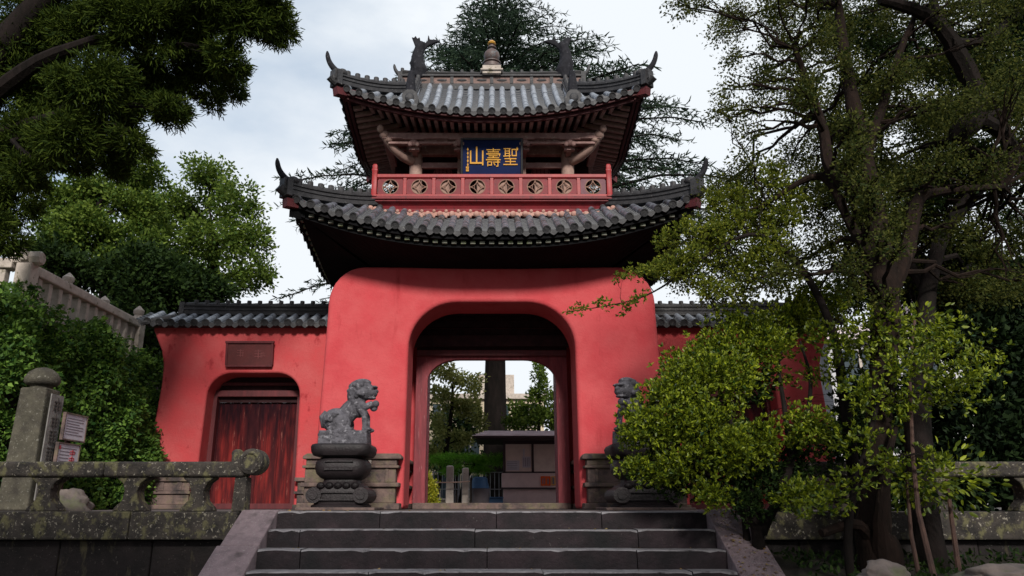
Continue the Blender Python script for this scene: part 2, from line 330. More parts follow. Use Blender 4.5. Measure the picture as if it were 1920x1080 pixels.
def limb(mb, a, b, r0, r1, sag=.1, n=6, seg=6, wob=.05):
    a, b = Vector(a), Vector(b); ln = (b - a).length; pts = []
    for i in range(seg + 1):
        t = i / seg; p = a.lerp(b, t); p.z += sag * ln * math.sin(math.pi * t)
        if 0 < i < seg: p += Vector([random.uniform(-1, 1) for _ in range(3)]) * wob * ln
        pts.append(p)
    mb.tube(pts, [r0 + (r1 - r0) * (i / seg) ** .7 for i in range(seg + 1)], n); return pts
def tree(name, label, cat, trunk, clusters, n, leaf, lmat, bmat=None, group=None, tmpl='leaf', size=.06, spread=.3, sub=9, droop=0, rbr=.03, twigs=4, rosette=0, extra=None, limbs=True, base=None, power=.5):
    """trunk: list of (point, radius)"""
    base = base or trunk[0][0]
    t = thing(name, label, cat, base, group)
    p0 = Vector(trunk[0][0]); trunk = [(p0 - Vector((0, 0, .6)), trunk[0][1] * 1.15)] + list(trunk); trunk = smooth_path(trunk); extra = [smooth_path(e) for e in extra] if extra else None
    mb = MB(); mb.tube([p for p, r in trunk], [r for p, r in trunk], 12)
    tp = [(Vector(p), r) for p, r in trunk]
    if extra:
        for e in extra: mb.tube([p for p, r in e], [r for p, r in e], 8); tp += [(Vector(p), r) for p, r in e]
    if limbs:
        for c, r in clusters:
            c = Vector(c); best = min(tp[1:], key=lambda q: (q[0] - c).length + max(0, q[0].z - c.z) * .8)
            rr = min(best[1] * .6, rbr); pts = limb(mb, best[0], c, rr, rr * .35, .06)
            for k in range(twigs):
                d = Vector([random.gauss(0, 1) for _ in range(3)]).normalized(); e = c + Vector((d.x * r[0], d.y * r[1], abs(d.z) * r[2] * .8)) * .85
                limb(mb, pts[random.choice((3, 4, 5))], e, rr * .4, rr * .12, .04, 5, 4)
    mb.build('trunk', bmat or BARK, t, smooth=True)
    if rosette:
        Pq, Dq = cloud(clusters, n // rosette, spread, sub, power); Dq = Dq / (np.linalg.norm(Dq, axis=1, keepdims=True) + 1e-9) + arr((0, -.15, .55))
        Pq = np.repeat(Pq, rosette, 0); Dq = np.repeat(Dq, rosette, 0) + rng.normal(size=(len(Pq), 3)) * .75
    else:
        Pq, Dq = cloud(clusters, n, spread, sub, power); Dq = Dq / (np.linalg.norm(Dq, axis=1, keepdims=True) + 1e-9) + rng.normal(size=Dq.shape) * .6
    if tmpl == 'needle': Dq = Dq * 1.0
    Dq[:, 2] -= droop
    sz = size * rng.uniform(.65, 1.25, len(Pq))
    scatter('crown', Pq, Dq, sz, lmat, t, tmpl)
    return t
# ================================================================== THE GATE
GY = 14.3
gate = thing('temple_gate', 'two-storey red plaster temple gate with sweeping grey tiled roofs and arched passage', 'gate', (0, GY, 0))
# --- plastered body with the arched passage
def rr(xh, zt, r, rz=None, n=9):
    return arc(-xh + r, zt - (rz or r), r, 180, 90, n, rz) + arc(xh - r, zt - (rz or r), r, 90, 0, n, rz)
body_out = [(-3.0, 0)] + [(-2.99, .8), (-2.95, 2.4), (-2.93, 3.4)] + arc(-2.93 + .62, 3.55, .62, 180, 90, 8, .68) + arc(2.93 - .62, 3.55, .62, 90, 0, 8, .68) + [(2.93, 3.4), (2.95, 2.4), (2.99, .8), (3.0, 0)]
def ring(inner): return body_out + [(inner[-1][0], 0)] + inner[::-1] + [(inner[0][0], 0)]
arch = rr(1.47, 3.56, .85, .82, 12)
m = MB(); m.prism(ring(arch), 12.9, 13.8); body = m.build('gate_body', RED, gate, smooth=True, bevel=.07, seg=4)
m = MB(); m.prism(ring([(-1.62, 3.85), (1.62, 3.85)]), 13.8, 14.8); m.prism(ring(arch), 14.8, 15.7); m.build('rear_body', RED, gate)
# passage timbers
m = MB()
fo = [(-1.47, 0), (-1.47, 3.6), (1.47, 3.6), (1.47, 0)]
fi = rr(1.24, 2.80, .62, .42, 10)
m.prism(fo + [(1.24, 0)] + fi[::-1] + [(-1.24, 0)], 14.38, 14.52); fr = m.build('door_frame', mat('frame_paint', (.25, .042, .052), (.14, .024, .032), 5, .7, .25, (.32, .14, .14), 8, .66, stretch=(4, 4, .4)), gate, bevel=.012)
m = MB()
for k in range(6): m.box(-1.46, 1.46, 14.33 - .012 * (k % 2), 14.377, 2.98 + k * .15, 3.115 + k * .15)
m.box(-1.60, 1.60, 14.15, 14.31, 3.02, 3.24); m.box(-1.60, 1.60, 13.95, 14.07, 3.60, 3.8)
m.build('lintel', WOODD, gate, bevel=.01)
m = MB(); m.box(-1.24, 1.24, 14.31, 14.375, 2.80, 2.97)
m.v = []; m.f = []; m.m = []
m.box(-1.46, 1.46, 14.30, 14.375, 2.86, 2.975)
m.build('lintel_board', DRED, gate, bevel=.01)
m = MB(); m.box(-1.6, 1.6, 13.82, 14.78, 3.80, 3.84)
for k in range(7): m.box(-1.6, 1.6, 13.86 + k * .13, 13.92 + k * .13, 3.74, 3.80)
m.build('passage_ceiling', WOODD, gate)
for s in (-1, 1):
    m = MB()
    x0, x1 = (1.30, 1.36)
    m.box(s * x0, s * x1, 14.56, 15.72, .12, 2.75)
    lf = m.build('door_leaf', JAMB, gate)
    m = MB(); m.box(s * 1.245, s * 1.29, 14.53, 14.57, .12, 2.62); m.build('edge_strip', WOODL, lf)
m = MB(); m.box(-1.46, 1.46, 14.3, 14.6, 0, .11); m.box(-1.30, 1.30, 15.0, 15.5, 0, .09); m.build('threshold', STONEP, gate, bevel=.01)
# plinths
for s in (-1, 1):
    m = MB()
    xo = s * 3.06
    def lay(x_in, x_out, y0, y1, z0, z1): m.box(min(s * x_in, s * x_out), max(s * x_in, s * x_out), y0, y1, z0, z1)
    z = [0, .10, .36, .42, .66, .72, .84]
    lay(1.50, 3.16, 12.56, 15.85, 0, .10); lay(1.58, 3.08, 12.66, 15.78, .10, .355); lay(1.52, 3.13, 12.60, 15.82, .355, .425)
    lay(1.58, 3.08, 12.66, 15.78, .425, .655); lay(1.53, 3.12, 12.61, 15.82, .655, .70)
    lay(1.57, 3.07, 12.655, 15.78, .70, .80)
    m.prism([(s * 1.49, .80), (s * 1.49, .845), (s * 1.53, .89), (s * 3.05, .89), (s * 3.12, .845), (s * 3.12, .80)][::s], 12.60, 15.80)
    for x in (2.0, 2.52, 2.95):     # upright panel joints standing proud
        lay(x - .035, x + .035, 12.645, 12.7, .102, .353); lay(x - .3, x - .24, 12.645, 12.7, .427, .653)
    m.build('plinth', STONEP, gate, bevel=.014)
    m = MB(); m.box(s * 2.02 - .04, s * 2.02 + .04, 12.57, 12.62, .70, .78); m.ball((s * 2.02, 12.58, .69), (.045, .04, .06)); m.build('spout', PALE, gate, smooth=True)

# --- tiled roofs
class Roof:
    def __init__(s, W, H, ze, s1, q, lift, S, pw=2.2, out=.2):
        s.W, s.H, s.ze, s.s1, s.q, s.lift, s.S, s.pw, s.out = W, H, ze, s1, q, lift, S, pw, out
    def pt(s, side, t, d, dz=0):
        """side 0 front 1 back 2 left 3 right; t along the eave from the centre, d inward from the eave"""
        if side < 2: x, y, e = t, -(s.H - d), s.W - abs(t)
        else: x, y, e = (s.W - d) * (1 if side == 3 else -1), t, s.H - abs(t)
        if side == 1: y = -y
        M = max(e, d); l = s.lift * max(0, 1 - M / s.S) ** s.pw
        a = s.W - abs(x); b = s.H - abs(y); c = max(0, 1 - a / 1.3) * max(0, 1 - b / 1.3) * s.out
        return Vector((x + math.copysign(c, x), GY + y + math.copysign(c, y), s.ze + s.s1 * d + s.q * d * d + l + dz))
def tile_side(rf, side, half, dmax, pitch, r, mb, mp, mt, seg=.27, tong=True, dmin=0):
    n = int(half * 2 / pitch); n += (n % 2 == 0)
    for i in range(-(n // 2), n // 2 + 1):
        t = i * pitch + random.uniform(-.007, .007); D = dmax(t)
        if D < .12: continue
        k = max(1, int(round(D / seg)))
        for j in range(k):
            d0 = dmin + D * j / k; d1 = dmin + D * (j + 1) / k
            a = rf.pt(side, t, d0); b = rf.pt(side, t, d1 + .02)
            ax = (b - a).normalized(); sd = (rf.pt(side, t + .05, d0) - rf.pt(side, t - .05, d0)).normalized(); upv = sd.cross(ax); upv = upv if upv.z > 0 else -upv
            vs = []
            jr = random.uniform(.96, 1.05); js = sd * random.uniform(-.005, .005) + upv * random.uniform(-.003, .004)
            for (p, rr_) in ((a + js, r * 1.07 * jr), (b + js, r * .92 * jr)):
                for q in range(9):
                    an = math.pi * q / 8; vs.append(p + sd * math.cos(an) * rr_ + upv * (math.sin(an) * rr_ * 1.05 + .008))
            mb.add(vs, [(q, q + 1, q + 10, q + 9) for q in range(8)] + [tuple(range(8, -1, -1))])
            if j == 0 and tong:
                # round end tile
                c = a - ax * .012 + upv * .01; vs = []
                for dd, r2 in ((0, r * 1.16), (-.02, r * 1.16), (-.02, r * .85), (-.010, r * .8)):
                    for q in range(14): an = 2 * math.pi * q / 14; vs.append(c + ax * dd + sd * math.cos(an) * r2 + upv * math.sin(an) * r2)
                mt.add(vs, [(g * 14 + q, g * 14 + (q + 1) % 14, g * 14 + 14 + (q + 1) % 14, g * 14 + 14 + q) for g in range(3) for q in range(14)] + [tuple(range(42, 56))])
    # pan tiles: overlapping steps between the barrels, drip tongue at the eave
    for i in range(-(n // 2) - 1, n // 2 + 1):
        tc_ = (i + .5) * pitch; D = dmax(tc_)
        if D < .06: continue
        k = max(2, int(D / .105)); w_ = pitch * .52
        for j in range(k):
            d0 = dmin + D * j / k; d1 = dmin + D * (j + 1) / k
            def row(d, dz): return [rf.pt(side, tc_ + u * w_, d, dz + u * u * .03 - .012) for u in (-1, 0, 1)]
            A, B, C = row(d0, .014), row(d1, -.004), row(d0, -.02)
            mp.add(A + B + C, [(0, 1, 4, 3), (1, 2, 5, 4), (6, 7, 1, 0), (7, 8, 2, 1)])
        if tong:
            a0 = rf.pt(side, tc_, 0); sd = (rf.pt(side, tc_ + .05, 0) - rf.pt(side, tc_ - .05, 0)).normalized(); o_ = (rf.pt(side, tc_, 0) - rf.pt(side, tc_, .1)); o_.z = 0; o_.normalize()
            pl = [(-w_ * .86, .028), (-w_ * .45, .002), (0, -.008), (w_ * .45, .002), (w_ * .86, .028), (w_ * .62, -.045), (w_ * .3, -.085), (0, -.105), (-w_ * .3, -.085), (-w_ * .62, -.045)]
            vs = [a0 + sd * u + Vector((0, 0, v)) + o_ * e for e in (.012, -.004) for u, v in pl]
            mt.add(vs, [tuple(range(10)), tuple(range(19, 9, -1))] + [(q, (q + 1) % 10, (q + 1) % 10 + 10, q + 10) for q in range(10)])
def sheet(rf, side, half, dmax, dz0, dz1, mb, d0=0, nt=44, nd=6):
    vs = []
    for i in range(nt + 1):
        t = -half + 2 * half * i / nt; D = max(d0 + .001, dmax(t))
        for j in range(nd + 1):
            d = d0 + (D - d0) * j / nd; vs.append(rf.pt(side, t, d, dz0 + (dz1 - dz0) * j / nd))
    mb.add(vs, [(i * (nd + 1) + j, (i + 1) * (nd + 1) + j, (i + 1) * (nd + 1) + j + 1, i * (nd + 1) + j + 1) for i in range(nt) for j in range(nd)])
def band(rf, side, half, d, za, zb, mb, th=.03, nt=44):
    """board following the eave at inset d from height za down to zb"""
    vs = []
    for i in range(nt + 1):
        t = (-half + 2 * half * i / nt)
        for dd, z in ((d, za), (d, zb), (d + th, zb), (d + th, za)): vs.append(rf.pt(side, t, dd, z - rf.s1 * (dd) - rf.q * dd * dd))
    mb.add(vs, [(i * 4 + j, (i + 1) * 4 + j, (i + 1) * 4 + (j + 1) % 4, i * 4 + (j + 1) % 4) for i in range(nt) for j in range(4)] + [(0, 1, 2, 3), (nt * 4 + 3, nt * 4 + 2, nt * 4 + 1, nt * 4)])
def ridge_run(pts, mb, wd=.13, ht=.15, bead=.055, cap=True):
    """a swept ridge: box courses with a row of cap tiles whose ends stick up"""
    pts = [Vector(p) for p in pts]
    for (w0, h0, h1) in ((wd, 0, ht * .45), (wd * 1.25, ht * .45, ht * .58), (wd * .8, ht * .58, ht * .85), (wd * 1.1, ht * .85, ht)):
        vs = []
        for i, p in enumerate(pts):
            d = pts[min(i + 1, len(pts) - 1)] - pts[max(i - 1, 0)]; s_ = Vector((d.y, -d.x, 0)).normalized()
            for a, h in ((-1, h0), (-1, h1), (1, h1), (1, h0)): vs.append(p + s_ * a * w0 / 2 + Vector((0, 0, h)))
        n = len(pts); mb.add(vs, [(i * 4 + j, (i + 1) * 4 + j, (i + 1) * 4 + (j + 1) % 4, i * 4 + (j + 1) % 4) for i in range(n - 1) for j in range(4)] + [(0, 1, 2, 3), (n * 4 - 1, n * 4 - 2, n * 4 - 3, n * 4 - 4)])
    # cap tiles
    L_ = sum((pts[i + 1] - pts[i]).length for i in range(len(pts) - 1)); k = max(2, int(L_ / .21))
    def at(s_):
        s_ = max(0, min(.9999, s_)) * (len(pts) - 1); i = int(s_); return pts[i].lerp(pts[i + 1], s_ - i)
    for j in range(k):
        a = at(j / k) + Vector((0, 0, ht + .012)); b = at((j + 1.12) / k) + Vector((0, 0, ht + .012)); mb.tube([a, b], [bead * 1.15, bead * .75], 9); mb.tube([a + Vector((0, 0, bead * .3)), a + Vector((0, 0, bead * 1.9))], [bead * .95, bead * .85], 9)
def horn(mb, base, dirv, ln, r, curl=1.0):
    dirv = Vector(dirv).normalized(); pts = []; rs = []
    for i in range(11):
        t = i / 10; pts.append(Vector(base) + dirv * ln * (.50 * t + .12 * math.sin(t * 3.1)) * curl + Vector((0, 0, ln * (t ** 1.15)))); rs.append(r * (1.05 - .40 * t) * (1 if i < 9 else (.85 if i == 9 else .45)))
    mb.tube(pts, rs, 9)

def roof_set(parent_name, rf, dlow, top_front, top_side, pitch, r, gx=None, ridge_in=1.25, horn_len=.38, tm=None):
    pr = thing_part(parent_name)
    W, H = rf.W, rf.H
    mb, mp, mt = MB(), MB(), MB()
    for side in range(4):
        half = W if side < 2 else H
        if side < 2:
            f = (lambda t: H if (gx and abs(t) <= gx) else min(top_front, W - abs(t)))
        else: f = lambda t: min(top_side, H - abs(t))
        mb.mi = 0; tile_side(rf, side, half, f, pitch, r, mb, mp, mt)
    mb.build('barrel_tiles', tm or TILE, pr, smooth=True); mp.build('pan_tiles', PAN, pr); mt.build('eave_end_tiles', TILED, pr, smooth=True, angle=30)
    for sx in (-1, 1):
        for sy in (-1, 1):
            m = MB(); pts = []
            for i in range(13):
                d = ridge_in - (ridge_in + .02) * i / 12
                x = (W - d); y = (H - d); c = max(0, 1 - d / 1.3) ** 2 * rf.out; l = rf.lift * max(0, 1 - d / rf.S) ** rf.pw
                pts.append(Vector((sx * (x + c), GY + sy * (y + c), rf.ze + rf.s1 * d + rf.q * d * d + l + .03)))
            ridge_run(pts, m, .15, .20, .06)
            e = pts[-1]; o = Vector((sx, sy, 0)).normalized()
            R = Matrix.Rotation(math.atan2(o.y, o.x), 3, 'Z')
            m.cbox(e + o * .02 + Vector((0, 0, .10)), (.10, .26, .30), R); m.cbox(e + o * .06 + Vector((0, 0, .16)), (.10, .17, .20), R)
            m.ball(e + o * .09 + Vector((0, 0, .07)), (.08, .08, .09)); m.ball(e - o * .10 + Vector((0, 0, .28)), (.10, .10, .08))
            m.tube([e + Vector((0, 0, .0)), e + o * .10 + Vector((0, 0, .03)), e + o * .17 + Vector((0, 0, .08))], [.07, .065, .075], 10)
            ri = m.build('hip_ridge', TILED, pr, smooth=True, angle=35)
            m = MB(); horn(m, e + o * .02 + Vector((0, 0, .26)), Vector((sx * 1.0, sy * .25, 0)), horn_len, .058); m.build('horn', FISH, pr, smooth=True)
            m = MB(); m.beam(pts[-1] + Vector((0, 0, -.16)) + o * .03, pts[0] + Vector((0, 0, -.17)) if False else pts[5] + Vector((0, 0, -.20)), .15, .15); m.build('corner_rafter', DRED, pr)
    return pr
def thing_part(name):
    o = bpy.data.objects.new(name, None); COL.objects.link(o); o.location = gate.location; adopt_simple(o); return o
def adopt_simple(o):
    o.parent = gate; o.location = (0, 0, 0)

# lower roof
LR = Roof(3.38, 2.5, 4.50, .50, .08, .60, 3.0, 2.0, .07)
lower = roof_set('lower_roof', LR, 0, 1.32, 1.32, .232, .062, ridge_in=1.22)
m = MB()
for side in range(4):
    half = LR.W if side < 2 else LR.H
    band(LR, side, half - .03, .05, -.035, -.13, m, .05)
    band(LR, side, half - .14, .18, -.13, -.235, m, .06)
    f = (lambda t, h=half: min(1.0, h - abs(t)))
    sheet(LR, side, half - .02, f, -.03, -.36, m, .04)
# lid joining the soffit to the plaster head
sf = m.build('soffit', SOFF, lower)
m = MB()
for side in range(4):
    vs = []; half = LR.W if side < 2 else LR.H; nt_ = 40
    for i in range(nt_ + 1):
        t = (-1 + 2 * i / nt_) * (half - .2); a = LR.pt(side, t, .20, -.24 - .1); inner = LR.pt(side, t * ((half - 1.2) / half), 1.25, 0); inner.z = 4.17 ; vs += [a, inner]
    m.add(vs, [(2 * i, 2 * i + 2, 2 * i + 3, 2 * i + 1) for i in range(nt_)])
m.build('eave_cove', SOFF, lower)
m = MB()
for side in range(4):
    half = (LR.W if side < 2 else LR.H) - .35; n_ = int(half * 2 / .158)
    for i in range(n_ + 1):
        t = -half + 2 * half * i / n_; p = LR.pt(side, t, .12, -.04 - .18); q = LR.pt(side, t, .30, -.04 - .28)
        m.beam(p, q, .085, .05)
m.build('rafter_ends', EMB, lower)
# pink mortar course where the tiles meet the skirt
m = MB()
zm = 5.25
for (a, b) in (((-2.20, 12.93), (2.20, 12.93)), ((-2.20, 15.68), (2.20, 15.68)), ((-2.24, 12.93), (-2.24, 15.68)), ((2.24, 12.93), (2.24, 15.68))):
    m.beam((a[0], a[1], zm), (b[0], b[1], zm), .09, .07)
    n_ = int((Vector(b) - Vector(a)).length / .112); fr_ = a[1] == b[1]; sg = -1 if a[1] < GY else 1
    for i in range(n_ + 1):
        p = Vector(a).lerp(Vector(b), i / n_); oy = .045 * sg if fr_ else 0
        if i % 2: m.ball((p.x, p.y + oy, zm - .01), (.060, .06, .065), 10, 6)
        else: m.ball((p.x, p.y + oy * .7, zm + .055), (.036, .04, .036), 8, 6); m.ball((p.x, p.y + oy * .7, zm - .055), (.03, .04, .04), 8, 6)
for s in (-1, 1):
    for i in range(5): m.ball((s * (2.16 + i * .085), 12.88 - i * .03, 5.34 + .012 * i), (.055, .05, .05), 8, 6); m.cbox((s * (2.16 + i * .085), 12.90 - i * .03, 5.27), (.10, .12, .10))
m.build('mortar_course', MORTAR, lower, smooth=True)
# upper roof
UR = Roof(2.82, 1.9, 7.10, .58, .155, .50, 2.7, 2.0, .05)
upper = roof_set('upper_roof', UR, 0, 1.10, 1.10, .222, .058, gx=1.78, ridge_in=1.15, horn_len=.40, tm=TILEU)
m = MB(); mr = MB(); mu = MB()
def ug(side, t, d, z0):      # the flatter underside of the upper eave
    p = UR.pt(side, t, d); p.z += z0 + .20 * d - UR.s1 * d - UR.q * d * d; return p
for side in range(4):
    half = UR.W if side < 2 else UR.H
    band(UR, side, half - .03, .04, -.035, -.10, mr, .05)
    band(UR, side, half - .10, .13, -.10, -.155, mr, .05)
    vs = []; nt_ = 44; nd_ = 5
    for i in range(nt_ + 1):
        t = (-1 + 2 * i / nt_) * (half - .02); D = max(.05, min(1.5, half - abs(t)))
        for k in range(nd_ + 1): vs.append(ug(side, t, .04 + (D - .04) * k / nd_, -.09))
    mu.add(vs, [(i * (nd_ + 1) + k, (i + 1) * (nd_ + 1) + k, (i + 1) * (nd_ + 1) + k + 1, i * (nd_ + 1) + k + 1) for i in range(nt_) for k in range(nd_)])
    n_ = int((half - .1) * 2 / .150)
    for i in range(n_ + 1):
        t = -(half - .1) + 2 * (half - .1) * i / n_; D = min(1.35, half - abs(t))
        if D < .34: continue
        m.beam(ug(side, t, .20, -.145), ug(side, t, max(.32, D - .03), -.145), .068, .085)
mu.build('roof_deck', WOODD, upper); mr.build('eave_board', mat('eave_board_paint', (.085, .016, .018), (.045, .010, .012), 5, .7, .2), upper)
m.build('rafters', WOOD, upper, bevel=.006, seg=1)
# gable ends, ridge
for s in (-1, 1):
    m = MB()
    z0 = UR.ze + .58 * 1.1 + .155 * 1.21
    pl = [(-.82, z0)] + [(-(1.9 - d), UR.ze + .58 * d + .155 * d * d - .04) for d in (1.2, 1.5, 1.8)] + [((1.9 - d), UR.ze + .58 * d + .155 * d * d - .04) for d in (1.8, 1.5, 1.2)] + [(.82, z0)]
    m.add([(s * 1.6, GY + a, b) for a, b in pl] + [(s * 1.66, GY + a, b) for a, b in pl], [tuple(range(8)), tuple(range(15, 7, -1))] + [(q, (q + 1) % 8, (q + 1) % 8 + 8, q + 8) for q in range(8)])
    m.build('gable_wall', RED, upper)
rz0 = UR.ze + .58 * 1.8 + .155 * 3.24 - .02
m = MB(); m.box(-1.92, 1.92, GY - .15, GY + .15, rz0, rz0 + .12); m.box(-1.95, 1.95, GY - .10, GY + .10, rz0 + .12, rz0 + .17)
m.box(-1.95, 1.95, GY - .13, GY + .13, rz0 + .34, rz0 + .38)
pts = [(-1.95 + 3.9 * i / 20, GY, rz0 + .38 + .05 * abs(-1 + i / 10) ** 2) for i in range(21)]
ridge_run(pts, m, .15, .07, .045)
for x in (-1.98, 1.98): m.box(x - .05, x + .05, GY - .12, GY + .12, rz0, rz0 + .46); 
mainr = m.build('main_ridge', TILED, upper, smooth=True, angle=30)
m = MB(); m.box(-1.93, 1.93, GY - .085, GY + .085, rz0 + .17, rz0 + .34); m.build('ridge_panel', PANEL, upper)
m = MB()
for i in range(9): x = -1.72 + 3.44 * i / 8; m.box(x - .035, x + .035, GY - .11, GY - .085, rz0 + .17, rz0 + .34); m.ball((x + .215, GY - .085, rz0 + .255), (.11, .02, .03)) if i < 8 else 0
m.build('ridge_ornament', TILED, upper, smooth=True, angle=30)
for s in (-1, 1):
    for sy in (-1, 1):
        m = MB(); pts = []
        for i in range(12):
            d = 1.72 - 1.10 * i / 11; pts.append(Vector((s * (1.58 + .02 * i / 11), GY + sy * (1.9 - d), UR.ze + .58 * d + .155 * d * d + .02)))
        ridge_run(pts, m, .15, .24, .055)
        e = pts[-1]
        m.prism([(-.16, -.04), (-.18, .12), (-.13, .26), (-.06, .32), (.06, .32), (.13, .26), (.18, .12), (.16, -.04), (.10, .02), (0, .05), (-.10, .02)], -.06, .06, M=Matrix.Translation(e + Vector((0, sy * .06, .0))))
        m.ball(e + Vector((0, sy * .12, .15)), (.09, .05, .10)); 
        de = m.build('descending_ridge', TILED, upper, smooth=True, angle=35)
        if sy < 0:
            m = MB(); m.tube([e + Vector((0, .02, .25)), e + Vector((0, .02, .55)), e + Vector((0, .05, .82))], [.11, .09, .06], 8); m.build('ridge_post', FISH, upper, smooth=True)
    m = MB(); horn(m, (s * 2.0, GY, rz0 + .44), (s, 0, 0), .26, .045); m.build('ridge_horn', TILED, upper, smooth=True)
    m = MB()
    # fish-dragon: tail up, flukes toward the centre
    bx = s * 1.60; z0 = rz0 + .38
    path = [(bx, GY, z0 - .05), (bx - s * .03, GY, z0 + .14), (bx + s * .03, GY, z0 + .36), (bx + s * .02, GY, z0 + .56), (bx - s * .02, GY, z0 + .74), (bx - s * .08, GY, z0 + .86)]
    m.tube(path, [.16, .19, .16, .13, .11, .08], 12)
    m.ball((bx - s * .05, GY, z0 + .06), (.16, .13, .12)); m.ball((bx - s * .17, GY, z0 + .02), (.10, .09, .06)); m.ball((bx - s * .15, GY, z0 + .12), (.06, .1, .05))
    def fin(pl, th=.035): m.prism([(bx + s * a, z0 + b) for a, b in pl][::s], GY - th, GY + th)
    fin([(.05, .66), (.12, .86), (.17, 1.0), (.11, .97), (.085, 1.04), (.04, .95), (-.01, 1.0), (-.03, .86)])
    fin([(.0, .72), (-.10, .80), (-.18, .90), (-.20, 1.08), (-.235, .93), (-.36, .93), (-.46, .89), (-.33, .84), (-.20, .78), (-.08, .62)])
    fin([(.10, .10), (.19, .20), (.15, .24), (.21, .36), (.14, .38), (.17, .52), (.10, .5), (.06, .3)], .02)
    m.build('fish_dragon', FISH, upper, smooth=True, remesh=.018)
m = MB(); c = (0, GY, rz0 + .42)
m.box(-.20, .20, GY - .2, GY + .2, rz0 + .36, rz0 + .56); m.box(-.24, .24, GY - .24, GY + .24, rz0 + .42, rz0 + .46); m.build('finial_base', PALE, upper, bevel=.01)
m = MB(); m.lathe([(.14, .16), (.16, .19), (.25, .19), (.27, .15), (.29, .20), (.31, .20), (.33, .11)], c, 20)
m.lathe([(.33, .09), (.36, .13), (.42, .165), (.49, .175), (.55, .16), (.60, .12), (.63, .07), (.66, .06), (.68, .10), (.70, .10), (.72, .06), (.76, .05), (.79, .07), (.84, .06), (.90, .02)], c, 20)
fn = m.build('finial', BRONZE, upper, smooth=True)
m = MB(); m.lathe([(.775, .075), (.80, .095), (.83, .08), (.86, .05)], c, 12); m.build('flame_jewel', GOLD, upper, smooth=True)

# --- upper storey
m = MB(); m.box(-2.02, 2.02, GY - .02, GY + .08, 5.45, 7.45); m.box(-1.62, -1.56, GY, 15.6, 5.45, 7.3); m.box(1.56, 1.62, GY, 15.6, 5.45, 7.3); m.box(-1.62, 1.62, 15.5, 15.6, 5.45, 7.3); m.build('storey_wall', WOODD, gate)
for s in (-1, 1):
    m = MB(); xc = s * 1.015
    m.prism([(xc - .20, 5.6)] + arc(xc, 6.68, .20, 180, 0, 12) + [(xc + .20, 5.6)], GY - .06, GY - .025); wdw = m.build('arched_door', mat('arched_door_paint', (.34, .15, .14), (.26, .10, .10), 6, .6), gate)
    m = MB(); [m.box(xc + k * .08 - .008, xc + k * .08 + .008, GY - .075, GY - .062, 5.6, 6.84 - .02 * abs(k)) for k in (-2, -1, 0, 1, 2)]; m.build('lattice', DRED, wdw)
for x, y, r in ((-1.51, 13.6, .13), (1.51, 13.6, .13), (-.63, 13.6, .07), (.63, 13.6, .07), (-1.51, 15.2, .13), (1.51, 15.2, .13)):
    m = MB(); m.lathe([(0, r), (1.55, r * .97), (1.6, r * .8)], (x, y, 5.45), 18 if abs(x) > 1 else 4, rot=0 if abs(x) > 1 else math.pi / 4); m.build('column', WOODL, gate, smooth=abs(x) > 1)
m = MB()
m.box(-2.12, 2.12, 13.02, 13.16, 6.87, 6.99); m.box(-2.0, 2.0, 13.05, 13.13, 6.77, 6.82)
m.box(-1.7, 1.7, 13.53, 13.66, 6.78, 6.98); m.box(-1.55, 1.55, 13.56, 13.63, 6.50, 6.62)
for s in (-1, 1): m.box(s * 2.05 - .07, s * 2.05 + .07, 13.165, 15.6, 6.865, 6.985)
m.build('eave_purlin', WOOD, gate, bevel=.01)
for s in (-1, 1):
    for (x, y) in ((1.51, 13.6), (.63, 13.6)):
        m = MB()
        for k, (hw, z) in enumerate(((.10, 6.72), (.15, 6.80), (.20, 6.88))): m.cbox((s * x, 13.36, z), (.10 + .05 * k, .42 + .12 * k, .055)); m.cbox((s * x, 13.36 - .16 - k * .07, z), (hw * 2, .09, .06))
        m.ball((s * x, 13.10, 6.84), (.085, .08, .10)); m.ball((s * x + .07, 13.08, 6.78), (.05, .05, .06)); m.ball((s * x - .07, 13.08, 6.78), (.05, .05, .06)); m.ball((s * x, 13.06, 6.93), (.05, .05, .05))
        m.build('bracket', WOOD, gate, smooth=True, angle=35)
    m = MB(); pts = [Vector((s * 1.58, 13.52, 6.62)), Vector((s * 1.74, 13.36, 6.64)), Vector((s * 1.92, 13.2, 6.74)), Vector((s * 2.08, 13.08, 6.93))]
    m.tube(pts, [.10, .095, .08, .07], 10); m.ball((s * 2.08, 13.06, 6.96), (.10, .09, .09)); m.ball((s * 2.15, 12.98, 7.05), (.07, .07, .08)); m.ball((s * 1.99, 13.08, 6.86), (.07, .07, .06)); m.build('corner_brace', WOODL, gate, smooth=True)
    m = MB()
    for k in range(7): m.ball((s * (1.45 - k * .07), 13.12, 6.86 - .012 * (k % 2) + .02 * k / 7), (.05, .04, .05 - .004 * k), 8, 6); m.ball((s * (.70 + k * .06), 13.12, 6.88 - .012 * (k % 2)), (.045, .04, .045 - .004 * k), 8, 6)
    m.build('carved_bracket_wing', WOOD, gate, smooth=True)
